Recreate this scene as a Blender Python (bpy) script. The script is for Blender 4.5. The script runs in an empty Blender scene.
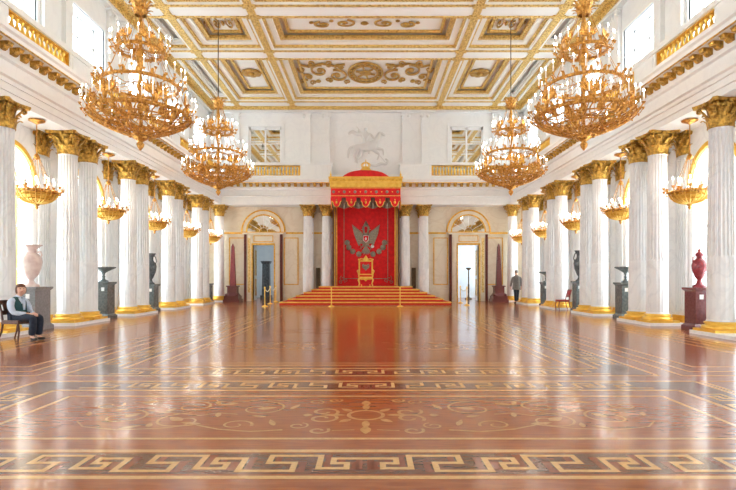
import bpy, bmesh, math, random
from mathutils import Vector, Matrix
PI = math.pi
random.seed(7)
SC = bpy.context.scene
COL = SC.collection

# ------------------------------------------------------------------ camera, world, exposure
cam_d = bpy.data.cameras.new('camera')
cam = bpy.data.objects.new('camera', cam_d); COL.objects.link(cam)
cam.location = (0.18, 0.0, 1.35)
cam.rotation_euler = (PI/2, 0, 0)
cam_d.sensor_width = 36.0
cam_d.lens = 520/736*36
cam_d.shift_x = -1/736
cam_d.shift_y = 33/736
cam_d.clip_start = 0.05; cam_d.clip_end = 200
SC.camera = cam
W = bpy.data.worlds.new('world'); SC.world = W; W.use_nodes = True
W.node_tree.nodes['Background'].inputs[0].default_value = (0.80, 0.90, 1.0, 1)
W.node_tree.nodes['Background'].inputs[1].default_value = 1.0
SC.view_settings.view_transform = 'Standard'
SC.view_settings.look = 'None'
SC.view_settings.gamma = 1
SC.view_settings.use_curve_mapping = False
SC.view_settings.exposure = 0.98
SC.cycles.max_bounces = 10
SC.cycles.diffuse_bounces = 7
PANE_STRENGTH = 3.3          # daylight on the white window blinds
BULB_STRENGTH = 34.0         # electric candle bulbs

# ------------------------------------------------------------------ materials
MATS = {}
def new_mat(name):
    m = bpy.data.materials.new(name); m.use_nodes = True
    nt = m.node_tree; p = nt.nodes['Principled BSDF']
    MATS[name] = m
    return m, nt, p
def mat(name, c1, c2=None, scale=4.0, rough=0.5, metal=0.0, bump=0.0, bscale=30.0, kind='noise', detail=4.0, lo=0.35, hi=0.65, stretch=None, spec=0.5, emis=None, es=0.0, coat=0.0, world=True):
    m, nt, p = new_mat(name)
    L = nt.links.new
    p.inputs['Roughness'].default_value = rough
    p.inputs['Metallic'].default_value = metal
    p.inputs['Specular IOR Level'].default_value = spec
    p.inputs['Coat Weight'].default_value = coat
    p.inputs['Base Color'].default_value = (*c1, 1)
    if emis:
        p.inputs['Emission Color'].default_value = (*emis, 1); p.inputs['Emission Strength'].default_value = es
    vec = None
    if c2 or bump:
        if world:
            g = nt.nodes.new('ShaderNodeNewGeometry'); vec = g.outputs['Position']
        else:
            g = nt.nodes.new('ShaderNodeTexCoord'); vec = g.outputs['Object']
        if stretch:
            mp = nt.nodes.new('ShaderNodeMapping'); mp.inputs['Scale'].default_value = stretch
            L(vec, mp.inputs['Vector']); vec = mp.outputs['Vector']
    if c2:
        if kind == 'voronoi':
            t = nt.nodes.new('ShaderNodeTexVoronoi'); t.inputs['Scale'].default_value = scale; out = t.outputs['Distance']
        else:
            t = nt.nodes.new('ShaderNodeTexNoise'); t.inputs['Scale'].default_value = scale; t.inputs['Detail'].default_value = detail; out = t.outputs['Fac']
            if kind == 'vein': t.inputs['Distortion'].default_value = 1.6
        L(vec, t.inputs['Vector'])
        r = nt.nodes.new('ShaderNodeValToRGB')
        e = r.color_ramp.elements
        if kind == 'vein':
            e[0].position = 0.44; e[0].color = (*c1, 1); e[1].position = 0.56; e[1].color = (*c1, 1)
            n = r.color_ramp.elements.new(0.5); n.color = (*c2, 1)
        else:
            e[0].position = lo; e[0].color = (*c1, 1); e[1].position = hi; e[1].color = (*c2, 1)
        L(out, r.inputs['Fac']); L(r.outputs['Color'], p.inputs['Base Color'])
    if bump:
        t2 = nt.nodes.new('ShaderNodeTexVoronoi'); t2.inputs['Scale'].default_value = bscale
        L(vec, t2.inputs['Vector'])
        b = nt.nodes.new('ShaderNodeBump'); b.inputs['Strength'].default_value = bump; b.inputs['Distance'].default_value = 0.03
        L(t2.outputs['Distance'], b.inputs['Height']); L(b.outputs['Normal'], p.inputs['Normal'])
    return m
mat('marble', (0.88,0.88,0.875), (0.81,0.81,0.815), 1.3, 0.32, kind='vein', detail=6)
mat('marble_upper', (0.88,0.885,0.885), (0.85,0.855,0.86), 0.9, 0.45, kind='vein', detail=6)
mat('marble_warm', (0.84,0.765,0.63), (0.78,0.69,0.55), 0.8, 0.4, kind='vein', detail=6)
mat('shaft', (0.82,0.815,0.815), (0.74,0.74,0.75), 1.6, 0.3, kind='vein', detail=6, stretch=(1,1,0.5))
mat('relief_marble', (0.74,0.73,0.72), (0.70,0.69,0.68), 3, 0.5)
mat('plaster', (0.90,0.89,0.88), (0.86,0.85,0.84), 3, 0.6)
mat('gold', (0.92,0.56,0.10), (0.70,0.36,0.045), 9, 0.34, 0.75, bump=0.35, bscale=38)
mat('gold_bright', (0.98,0.66,0.14), (0.86,0.50,0.08), 5, 0.28, 0.5)
mat('gold_lamp', (0.82,0.44,0.11), (0.40,0.17,0.035), 16, 0.30, 0.85, bump=0.3, bscale=50)
mat('gold_cap', (0.78,0.48,0.10), (0.34,0.19,0.04), 11, 0.36, 0.75, bump=0.6, bscale=26)
mat('gold_relief', (0.58,0.34,0.06), (0.86,0.66,0.30), 15, 0.42, 0.4, bump=0.9, bscale=15, kind='voronoi', lo=0.25, hi=0.62)
mat('gold_ceiling', (0.46,0.25,0.04), (0.85,0.60,0.20), 14, 0.42, 0.45, bump=0.9, bscale=11, kind='voronoi', lo=0.25, hi=0.6)
mat('coffer_white', (0.93,0.925,0.90), None, rough=0.6)
mat('ornament', (0.62,0.38,0.09), (0.40,0.23,0.06), 8, 0.45, 0.5, bump=0.5, bscale=20)
mat('candle', (0.93,0.92,0.88), None, rough=0.5)
mat('bulb', (1,0.95,0.85), None, rough=0.4, emis=(1.0,0.93,0.80), es=BULB_STRENGTH)
mat('pane', (0.95,0.97,1.0), None, rough=0.6, emis=(0.80,0.94,1.0), es=PANE_STRENGTH)
mat('frame_white', (0.90,0.90,0.90), None, rough=0.4)
mat('mirror', (0.80,0.80,0.76), None, rough=0.03, metal=1.0)
mat('floor_wood', (0.40,0.118,0.032), (0.29,0.072,0.020), 3.2, 0.17, detail=8, stretch=(1.2,7,1), spec=0.55, coat=0.1)
mat('inlay_light', (0.78,0.50,0.22), (0.64,0.38,0.15), 20, 0.17, stretch=(1,3,1), spec=0.55, coat=0.1)
mat('inlay_scroll', (0.66,0.37,0.14), (0.50,0.25,0.09), 16, 0.17, spec=0.55, coat=0.1)
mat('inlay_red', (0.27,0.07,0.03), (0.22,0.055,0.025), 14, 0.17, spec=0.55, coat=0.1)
mat('inlay_dark', (0.12,0.045,0.026), (0.20,0.075,0.036), 9, 0.17, stretch=(1,4,1), spec=0.55, coat=0.1)
mat('red_cloth', (0.84,0.012,0.016), (0.66,0.007,0.012), 5, 0.75, bump=0.1, bscale=60)
mat('red_carpet', (0.66,0.045,0.02), (0.56,0.03,0.015), 14, 0.85)
mat('drape_grey', (0.20,0.13,0.10), (0.30,0.20,0.15), 9, 0.8)
mat('silver_thread', (0.40,0.36,0.27), (0.24,0.20,0.15), 24, 0.5, 0.4)
mat('grey_granite', (0.20,0.20,0.21), (0.27,0.27,0.28), 22, 0.35)
mat('green_jasper', (0.085,0.10,0.10), (0.16,0.18,0.18), 14, 0.25)
mat('dark_jasper', (0.055,0.065,0.07), (0.12,0.13,0.14), 12, 0.2)
mat('pink_stone', (0.80,0.66,0.60), (0.66,0.48,0.44), 6, 0.25, kind='noise')
mat('red_porphyry', (0.34,0.045,0.055), (0.22,0.03,0.04), 20, 0.2)
mat('dark_porphyry', (0.14,0.045,0.05), (0.20,0.07,0.075), 18, 0.25)
mat('obelisk_stone', (0.30,0.06,0.07), (0.20,0.045,0.05), 18, 0.25)
mat('obelisk_dark', (0.12,0.035,0.035), (0.17,0.05,0.05), 18, 0.25)
mat('paper', (0.85,0.85,0.85), None, rough=0.7)
mat('dark_wood', (0.08,0.03,0.018), (0.13,0.05,0.03), 9, 0.35)
mat('red_seat', (0.40,0.02,0.03), None, rough=0.6)
mat('red_wood', (0.30,0.025,0.02), (0.22,0.02,0.015), 8, 0.3)
mat('skin', (0.72,0.42,0.31), None, rough=0.55)
mat('hair_brown', (0.10,0.035,0.02), (0.16,0.06,0.03), 40, 0.5)
mat('hair_grey', (0.35,0.33,0.31), (0.20,0.19,0.18), 40, 0.6)
mat('shirt', (0.55,0.62,0.75), (0.48,0.55,0.68), 12, 0.8)
mat('vest', (0.012,0.055,0.06), (0.02,0.075,0.08), 14, 0.8)
mat('trousers', (0.012,0.018,0.035), (0.02,0.028,0.05), 14, 0.85)
mat('jacket', (0.26,0.25,0.24), (0.20,0.19,0.18), 16, 0.85)
mat('black', (0.012,0.012,0.014), None, rough=0.4)
mat('lips', (0.50,0.12,0.11), None, rough=0.5)
mat('wall_blue', (0.72,0.76,0.78), (0.66,0.70,0.73), 3, 0.7)
mat('dark_bronze', (0.09,0.055,0.03), (0.14,0.09,0.045), 14, 0.45, 0.5)
mat('rope_white', (0.85,0.78,0.62), None, rough=0.7)
mat('green_curtain', (0.10,0.025,0.02), (0.16,0.04,0.03), 12, 0.8)
M = MATS

# ------------------------------------------------------------------ mesh helpers
class MB:
    def __init__(s): s.v = []; s.f = []; s.m = []; s.sm = []; s.cur = 0; s.smooth = False; s.T = Matrix.Identity(4)
    def add(s, vs, fs, smooth=None):
        o = len(s.v); T = s.T
        s.v += [tuple(T @ Vector(p)) for p in vs]
        sm = s.smooth if smooth is None else smooth
        for f in fs: s.f.append(tuple(i+o for i in f)); s.m.append(s.cur); s.sm.append(sm)
        return s
    def box(s, x0,x1,y0,y1,z0,z1):
        return s.add([(x0,y0,z0),(x1,y0,z0),(x1,y1,z0),(x0,y1,z0),(x0,y0,z1),(x1,y0,z1),(x1,y1,z1),(x0,y1,z1)],
            [(0,3,2,1),(4,5,6,7),(0,1,5,4),(1,2,6,5),(2,3,7,6),(3,0,4,7)], False)
    def cbox(s, c, d): return s.box(c[0]-d[0]/2,c[0]+d[0]/2,c[1]-d[1]/2,c[1]+d[1]/2,c[2]-d[2]/2,c[2]+d[2]/2)
    def taper(s, cx,cy,z0,z1,a0,b0,a1,b1):
        vs=[(cx+i*a0/2,cy+j*b0/2,z0) for i,j in((-1,-1),(1,-1),(1,1),(-1,1))]+[(cx+i*a1/2,cy+j*b1/2,z1) for i,j in((-1,-1),(1,-1),(1,1),(-1,1))]
        return s.add(vs,[(0,3,2,1),(4,5,6,7),(0,1,5,4),(1,2,6,5),(2,3,7,6),(3,0,4,7)],False)
    def lathe(s, prof, n=20, c=(0,0,0), caps=True, smooth=True, sx=1, sy=1, ang=0):
        vs=[]; fs=[]
        for r,z in prof:
            for k in range(n):
                a=2*PI*k/n+ang; vs.append((c[0]+r*sx*math.cos(a),c[1]+r*sy*math.sin(a),c[2]+z))
        for i in range(len(prof)-1):
            for k in range(n):
                k2=(k+1)%n; fs.append((i*n+k,i*n+k2,(i+1)*n+k2,(i+1)*n+k))
        s.add(vs,fs,smooth)
        if caps:
            s.add(vs[:n],[tuple(range(n-1,-1,-1))],False); s.add(vs[-n:],[tuple(range(n))],False)
        return s
    def tube(s, pts, r, n=6, closed=False, smooth=True, caps=True):
        P=[Vector(p) for p in pts]; m=len(P)
        R=r if isinstance(r,(list,tuple)) else [r]*m
        vs=[]; fs=[]; up=None
        for i in range(m):
            a=P[(i-1)%m] if (closed or i>0) else P[i]; b=P[(i+1)%m] if (closed or i<m-1) else P[i]
            t=(b-a); t=t.normalized() if t.length>1e-9 else Vector((0,0,1))
            if up is None:
                up=Vector((0,0,1)) if abs(t.z)<0.9 else Vector((1,0,0))
            u=(up-t*up.dot(t))
            if u.length<1e-6: u=Vector((0,1,0))-t*t.y
            u.normalize(); w=t.cross(u); up=u
            for k in range(n):
                an=2*PI*k/n; vs.append(tuple(P[i]+(u*math.cos(an)+w*math.sin(an))*R[i]))
        for i in range(m if closed else m-1):
            j=(i+1)%m
            for k in range(n):
                k2=(k+1)%n; fs.append((i*n+k,i*n+k2,j*n+k2,j*n+k))
        s.add(vs,fs,smooth)
        if caps and not closed:
            s.add(vs[:n],[tuple(range(n-1,-1,-1))],False); s.add(vs[-n:],[tuple(range(n))],False)
        return s
    def ball(s, c, r, n=8, m=6):
        rr=r if isinstance(r,(list,tuple)) else (r,r,r)
        vs=[(c[0],c[1],c[2]-rr[2])]; fs=[]
        for i in range(1,m):
            t=PI*i/m
            for k in range(n): a=2*PI*k/n; vs.append((c[0]+rr[0]*math.sin(t)*math.cos(a),c[1]+rr[1]*math.sin(t)*math.sin(a),c[2]-rr[2]*math.cos(t)))
        vs.append((c[0],c[1],c[2]+rr[2])); e=len(vs)-1
        for k in range(n):
            k2=(k+1)%n; fs.append((0,1+k2,1+k)); fs.append((e,e-n+k,e-n+k2))
            for i in range(m-2): fs.append((1+i*n+k,1+i*n+k2,1+(i+1)*n+k2,1+(i+1)*n+k))
        return s.add(vs,fs,True)
    def prism(s, poly, lo, hi, axis='y', smooth=False):
        # poly of 2D points extruded along axis: 'y': (x,z), 'x': (y,z), 'z': (x,y)
        def P(a,b,h): return (a,h,b) if axis=='y' else ((h,a,b) if axis=='x' else (a,b,h))
        n=len(poly); vs=[P(a,b,lo) for a,b in poly]+[P(a,b,hi) for a,b in poly]
        area=sum(poly[i][0]*poly[(i+1)%n][1]-poly[(i+1)%n][0]*poly[i][1] for i in range(n))
        flip=(area>0)==(axis in('x','z'))
        fs=[(i,(i+1)%n,n+(i+1)%n,n+i) for i in range(n)]
        fs+= [tuple(range(n-1,-1,-1)),tuple(range(n,2*n))]
        if not flip: fs=[tuple(reversed(f)) for f in fs]
        return s.add(vs,fs,smooth)
    def mesh(s, name, mats):
        me=bpy.data.meshes.new(name); me.from_pydata(s.v,[],s.f)
        for mm in (mats if isinstance(mats,(list,tuple)) else [mats]): me.materials.append(M[mm] if isinstance(mm,str) else mm)
        me.polygons.foreach_set('material_index', s.m); me.polygons.foreach_set('use_smooth', s.sm); me.update()
        return me
    def build(s, name, mats, parent=None, loc=(0,0,0), rz=0):
        return put(name, s.mesh(name, mats), parent, loc, rz)
def put(name, me, parent=None, loc=(0,0,0), rz=0, scale=None):
    o=bpy.data.objects.new(name, me); COL.objects.link(o); o.location=loc; o.rotation_euler=(0,0,rz)
    if scale: o.scale=scale
    if parent: o.parent=parent
    return o
def tag(o, label, cat, group=None, kind=None):
    o['label']=label; o['category']=cat
    if group: o['group']=group
    if kind: o['kind']=kind
    return o
def thing(name, label, cat, loc=(0,0,0), rz=0, group=None, kind=None):
    o=bpy.data.objects.new(name, None); COL.objects.link(o); o.empty_display_size=0.2
    o.location=loc; o.rotation_euler=(0,0,rz)
    return tag(o,label,cat,group,kind)
def copy_tree(o, parent=None):
    c=o.copy(); COL.objects.link(c); c.parent=parent
    for ch in list(o.children): copy_tree(ch,c)
    return c
def skin_mesh(name, verts, edges, radii, mat_name, sub=2, root=0):
    me=bpy.data.meshes.new(name); me.from_pydata(verts,edges,[])
    o=bpy.data.objects.new(name,me); COL.objects.link(o)
    sk=o.modifiers.new('s','SKIN'); sk.use_smooth_shade=True
    if not me.skin_vertices: 
        bm=bmesh.new(); bm.from_mesh(me); bm.verts.layers.skin.verify(); bm.to_mesh(me); bm.free()
    for i,r in enumerate(radii):
        me.skin_vertices[0].data[i].radius = r if isinstance(r,tuple) else (r,r)
        me.skin_vertices[0].data[i].use_root = (i==root)
    sb=o.modifiers.new('d','SUBSURF'); sb.levels=sub; sb.render_levels=sub
    dg=bpy.context.evaluated_depsgraph_get(); dg.update()
    out=bpy.data.meshes.new_from_object(o.evaluated_get(dg))
    out.name=name; out.materials.clear(); out.materials.append(M[mat_name])
    for p in out.polygons: p.use_smooth=True
    bpy.data.objects.remove(o); bpy.data.meshes.remove(me)
    return out

# ------------------------------------------------------------------ layout numbers (metres; y runs down the hall)
XC=8.5; XW=9.25; XU=9.2; YB=30.5; YF=-7.0
ZC=5.51; ZT=11.3
BAYS=[13.65,17.4,21.15,24.9,28.65]
NEAR_BAYS=[9.9,6.15,2.4,-1.35,-5.1]
PAIRS=[(15.0,16.05),(18.75,19.8),(22.5,23.55),(26.25,27.3)]
DOORX=6.0

# ------------------------------------------------------------------ floor
fl=MB().box(-9.6,9.6,YF-0.3,YB+0.4,-0.12,0).build('floor','floor_wood')
tag(fl,'polished red-brown parquet floor with pale inlaid lines, keys and scrolls','floor',kind='structure')
FCX=0.0
def strip(x0,x1,y0,y1,m='inlay_light',z=0.001,name='inlay_strip'):
    x0+=FCX; x1+=FCX
    return MB().box(min(x0,x1),max(x0,x1),min(y0,y1),max(y0,y1),0,z).build(name,m,fl)
def frame_lines(hx,y0,y1,w=0.05,cx=0.0):
    strip(cx-hx,cx+hx,y0-w/2,y0+w/2); strip(cx-hx,cx+hx,y1-w/2,y1+w/2)
    strip(cx-hx-w/2,cx-hx+w/2,y0,y1); strip(cx+hx-w/2,cx+hx+w/2,y0,y1)
FRET=[(0,0),(.38,0),(.38,.16),(.19,.16),(.19,.31),(.56,.31),(.56,.05),(.76,.05),(.76,.15),(.66,.15),(.66,.25),(.87,.25),(.87,0)]
PER=0.87
def fret_mesh(name, w, off, z, m, F=FRET):
    b=MB()
    for k,((a,c),(d,e)) in enumerate(zip(F[:-1],F[1:])):
        l=math.hypot(d-a,e-c); ux,uy=(d-a)/l,(e-c)/l; st=-w/2 if k==0 else w/2; en=l+(w/2 if k<len(F)-2 or len(F)<13 else -w/2)
        p,q=(a+ux*st,c+uy*st),(a+ux*en,c+uy*en)
        b.box(min(p[0],q[0])-abs(uy)*w/2+off[0],max(p[0],q[0])+abs(uy)*w/2+off[0],min(p[1],q[1])-abs(ux)*w/2+off[1],max(p[1],q[1])+abs(ux)*w/2+off[1],0,z)
    return b.mesh(name,m)
fret_l=fret_mesh('key_inlay',0.044,(0,0),0.0024,'inlay_light')
fret_r=fret_mesh('key_red_inlay',0.05,(0.062,-0.0),0.0017,'inlay_red')  # dark red wood strokes running beside the light key
fret_lc=fret_mesh('key_inlay',0.044,(0,0),0.0024,'inlay_light',FRET[:-1])
def key_run(p0, ang, n, mirror=False):
    # n key units from p0 along ang, pattern height to the left of travel
    for k in range(n):
        for nm,me in (('key_red_inlay',fret_r),('key_inlay',fret_l)):
            o=put(nm,me,fl,(FCX+p0[0]+math.cos(ang)*PER*k,p0[1]+math.sin(ang)*PER*k,0),ang,(1,-1,1) if mirror else None)
def key_frame(hx, y0, y1):
    # dark band rectangle with keys; hx,y0,y1 = outer edges of the band
    w=0.42
    strip(-hx,hx,y0,y0+w,'inlay_dark',0.001,'key_band'); strip(-hx,hx,y1-w,y1,'inlay_dark',0.001,'key_band')
    strip(-hx,-hx+w,y0+w,y1-w,'inlay_dark',0.001,'key_band'); strip(hx-w,hx,y0+w,y1-w,'inlay_dark',0.001,'key_band')
    n=int(hx/PER)
    for yy in (y0+0.055,y1-w+0.055):
        key_run((-n*PER-0.02,yy),0,n-1)                      # left half
        for nm,me in (('key_red_inlay',fret_r),('key_inlay',fret_lc)): put(nm,me,fl,(FCX-PER-0.02,yy,0))
        for k in range(n):                                    # mirrored right half
            for nm,me in (('key_red_inlay',fret_r),('key_inlay',fret_l if k<n-1 else fret_lc)):
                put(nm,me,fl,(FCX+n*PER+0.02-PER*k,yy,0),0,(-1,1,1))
    ny=int((y1-y0-2*w)/PER); st=(y0+y1)/2-ny*PER/2
    key_run((-hx+w-0.055,st),PI/2,ny); key_run((hx-w+0.055,st),PI/2,ny,True)
FCX=0.15
key_frame(4.22,3.58,6.74)
frame_lines(4.28,3.52,6.80,0.055); frame_lines(3.75,4.06,6.25,0.06); frame_lines(3.38,4.37,5.94,0.045)
FCX=0.05
key_frame(4.05,7.26,25.2)
frame_lines(4.13,7.18,25.3,0.05); frame_lines(3.53,7.76,24.7,0.05); frame_lines(3.2,8.05,24.4,0.045); frame_lines(3.02,8.25,24.2,0.03)
for s in (-1,1):
    for (a,b,hx) in ((7.18,25.3,1.38),(7.5,25.0,1.1),(2.6,6.8,1.38),(2.9,6.5,1.1),(7.9,24.6,0.8)):
        frame_lines(hx,a,b,0.045,s*5.85)
    for xx in (7.45,7.62): strip(s*xx-0.02,s*xx+0.02,2.0,25.4)
# marquetry scrolls
def ribbon(b, pts, w0, w1=None, z=0.0014):
    w1=w0 if w1 is None else w1
    n=len(pts); L=[];R=[]
    for i,p in enumerate(pts):
        a=pts[max(0,i-1)]; c=pts[min(n-1,i+1)]; dx,dy=c[0]-a[0],c[1]-a[1]; l=math.hypot(dx,dy) or 1
        w=(w0+(w1-w0)*i/(n-1))/2
        L.append((p[0]-dy/l*w,p[1]+dx/l*w,z)); R.append((p[0]+dy/l*w,p[1]-dx/l*w,z))
    b.add(L+R,[(i,n+i,n+i+1,i+1) for i in range(n-1)],False)
def spiral(cx,cy,r0,r1,a0,turns,n=22,sy=1.0):
    return [(cx+(r0+(r1-r0)*i/n)*math.cos(a0+turns*2*PI*i/n),cy+sy*(r0+(r1-r0)*i/n)*math.sin(a0+turns*2*PI*i/n)) for i in range(n+1)]
def leafshape(b,cx,cy,l,w,a,z=0.0014):
    pts=[];n=9
    for i in range(n): t=i/(n-1); pts.append((t*l,w*math.sin(PI*t**0.8)/2))
    for i in range(n-2,0,-1): t=i/(n-1); pts.append((t*l,-w*math.sin(PI*t**0.8)/2))
    ca,sa=math.cos(a),math.sin(a)
    b.prism([(cx+x*ca-y*sa,cy+x*sa+y*ca) for x,y in pts],0,z+0.0004,'z')
def scroll_half():
    b=MB()
    def curl(cx,cy,r,a0,t,w=0.03): ribbon(b,spiral(cx,cy,0.03,r,a0,t),w*0.5,w)
    curl(-0.98,5.38,0.30,0.4,1.2); curl(-1.62,4.92,0.28,PI,-1.25); curl(-1.70,5.45,0.22,0.5,1.2); curl(-2.25,5.05,0.26,0.2,1.2); curl(-1.08,4.78,0.16,1.0,-1.2); curl(-2.6,5.5,0.16,0.2,1.1)
    ribbon(b,[(-0.62,4.62),(-0.9,4.57),(-1.2,4.64),(-1.45,4.78),(-1.75,4.66),(-2.1,4.62),(-2.45,4.72),(-2.6,4.9)],0.035,0.015)
    ribbon(b,[(-0.72,5.70),(-1.0,5.76),(-1.35,5.64),(-1.6,5.72),(-2.0,5.74),(-2.4,5.66)],0.03,0.015)
    ribbon(b,[(-1.15,5.15),(-1.35,5.2),(-1.5,5.1),(-1.9,5.22),(-2.1,5.3)],0.02,0.02)
    for (x,y,l,w,a) in ((-1.0,5.36,.20,.10,.3),(-1.62,4.92,.20,.11,2.5),(-2.22,5.05,.18,.09,1),(-1.4,4.8,.22,.07,2.9),(-1.25,5.6,.22,.07,3.5),(-2.1,4.65,.2,.07,.6),(-2.15,5.7,.2,.07,-2.6),(-0.72,4.75,.22,.06,1.9),(-0.66,5.35,.22,.06,1.2),(-2.6,5.1,.16,.06,2),(-1.35,5.2,.16,.06,-1.4),(-1.9,5.25,.16,.06,1.2),(-1.85,4.7,.16,.06,1.8),(-1.5,5.68,.16,.06,-1.2),(-2.45,5.3,.14,.06,.4),(-0.85,5.05,.16,.06,2.8)):
        leafshape(b,x,y,l,w,a)
    ribbon(b,spiral(-0.50,4.75,0.03,0.10,0,1.2),0.02); ribbon(b,spiral(-0.42,5.65,0.03,0.09,0,-1.2),0.02)
    return b
sh=scroll_half().mesh('scroll_inlay','inlay_scroll')
put('scroll_inlay',sh,fl,(0.03,0,0)); put('scroll_inlay',sh,fl,(0.27,0,0),0,(-1,1,1))
b=MB()
ribbon(b,spiral(0,5.12,0.17,0.17,0,1,30),0.04)
for k in range(8):
    a=k*PI/4; leafshape(b,0.20*math.cos(a),5.12+0.20*math.sin(a),0.16 if k%2 else 0.26,0.075,a)
for s in (-1,1):
    ribbon(b,spiral(s*0.42,5.24,0.04,0.15,0,1.1*s),0.035); ribbon(b,spiral(s*0.42,5.0,0.04,0.15,0,-1.1*s),0.035)
    ribbon(b,[(s*0.1,4.62),(s*0.3,4.6)],0.02); ribbon(b,spiral(s*0.42,4.6,0.03,0.10,0,1.1),0.03); ribbon(b,spiral(s*0.34,5.72,0.02,0.08,0,1.1),0.03)
    leafshape(b,s*0.62,5.12,0.1,0.09,0)
leafshape(b,0,4.72,0.22,0.1,-PI/2); leafshape(b,0,5.52,0.2,0.1,PI/2)
b.build('rosette_inlay','inlay_scroll',fl,(0.15,0,0))
for yy,sc in ((10.3,1.05),(13.2,1.0)):
    for s in (-1,1): put('scroll_inlay',sh,fl,(s*0.1,yy-5.12*sc,0),0,(-s*sc if s>0 else sc,sc,1))

# ------------------------------------------------------------------ walls
def wall_with_openings(b, openings, u0, u1, z0, z1, wpos, depth, axis, sgn):
    """Wall sheet in plane axis=const with openings (uc, half, zb, zs, arched); reveals run outward by depth."""
    def P(u,z,d=0): return (wpos+sgn*d,u,z) if axis=='x' else (u,wpos+sgn*d,z)
    def quad(a,c,d,e): b.add([a,c,d,e],[(0,1,2,3)],False)
    cur=u0
    for (uc,h,zb,zs,arched) in sorted(openings):
        quad(P(cur,z0),P(uc-h,z0),P(uc-h,z1),P(cur,z1))
        if zb>z0: 
            quad(P(uc-h,z0),P(uc+h,z0),P(uc+h,zb),P(uc-h,zb)); quad(P(uc-h,zb),P(uc+h,zb),P(uc+h,zb,depth),P(uc-h,zb,depth))
        if arched:
            n=16; pts=[(uc-h*math.cos(PI*i/n),zs+h*math.sin(PI*i/n)) for i in range(n+1)]
        else: pts=[(uc-h,zs),(uc+h,zs)]
        for (a,c),(d,e) in zip(pts[:-1],pts[1:]):
            quad(P(a,c),P(d,e),P(d,z1),P(a,z1)); quad(P(a,c),P(d,e),P(d,e,depth),P(a,c,depth))
        for uu in (uc-h,uc+h): quad(P(uu,zb),P(uu,zs),P(uu,zs,depth),P(uu,zb,depth))
        cur=uc+h
    quad(P(cur,z0),P(u1,z0),P(u1,z1),P(cur,z1))
ALLB=BAYS+NEAR_BAYS
LH,LZ=0.92,3.95          # arched window half width, springing
UH,UB,UT=1.02,7.95,10.1  # upper window
for s,side in ((-1,'left'),(1,'right')):
    b=MB()
    wall_with_openings(b,[(y,LH,0.35,LZ,True) for y in ALLB],YF,YB,0,ZC,s*XW,0.42,'x',s)
    b.cur=1
    wall_with_openings(b,[(y,UH,UB,UT,False) for y in ALLB],YF,YB,ZC+1.2,ZT+0.5,s*XU,0.5,'x',s)
    o=b.build('wall_'+side,['marble','marble_upper'])
    tag(o,'white veined marble wall with arched and square windows, '+('behind the seated woman' if s<0 else 'behind the red chair'),'wall',kind='structure')
    # outer skin closes the wall from outside
    sk=MB().box(s*(XW+0.55) if s>0 else s*(XW+0.75), s*(XW+0.75) if s>0 else s*(XW+0.55), YF,YB,-0.1,ZT+0.6).build('outer_skin','plaster',o)
# end wall behind the photographer
o=MB().box(-XW,XW,YF-0.2,YF,0,ZT+0.5).build('wall_front','marble_upper'); tag(o,'plain white end wall opposite the throne','wall',kind='structure')
# throne wall
b=MB()
wall_with_openings(b,[(-DOORX,0.62,0,3.28,False),(DOORX,0.62,0,3.28,False)],-XW,XW,0,ZC,YB,0.3,'y',1)
b.cur=1
wall_with_openings(b,[(-5.9,0.95,UB-0.3,10.2,False),(5.9,0.95,UB-0.3,10.2,False)],-XW,XW,ZC,ZT+0.5,YB-0.05,0.22,'y',1)
wall_back=b.build('wall_back',['marble_warm','marble_upper'])
tag(wall_back,'cream and white marble end wall behind the red throne','wall',kind='structure')
# gold-edged panels, string course and dado on the throne wall
def gold_frame(cx,z0,z1,w,par,y,t=0.05,name='panel_moulding',m='gold'):
    b=MB(); h=w/2
    for (a,c,d,e) in ((cx-h,cx+h,z0,z0+t),(cx-h,cx+h,z1-t,z1),(cx-h,cx-h+t,z0+t,z1-t),(cx+h-t,cx+h,z0+t,z1-t)): b.box(a,c,y-0.035,y,d,e)
    return b.build(name,m,par)
for s in (-1,1):
    for cx,w in ((s*4.38,0.85),(s*7.55,0.95)):
        gold_frame(cx,0.95,3.72,w,wall_back,YB)
        MB().box(cx-w/2+0.08,cx+w/2-0.08,YB-0.02,YB,1.03,3.64).build('wall_panel','marble_warm',wall_back)
    for x0,x1 in ((s*1.95,s*4.68),(s*7.12,s*8.9)):
        MB().box(min(x0,x1),max(x0,x1),YB-0.07,YB,3.93,4.03).build('string_course','gold',wall_back)
        MB().box(min(x0,x1),max(x0,x1),YB-0.05,YB,3.8,3.92).build('string_course','marble_warm',wall_back)
    MB().box(s*2.8-0.12,s*2.8+0.12,YB-0.09,YB,0.66,1.95).build('vent_grille','dark_bronze',wall_back)

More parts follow.
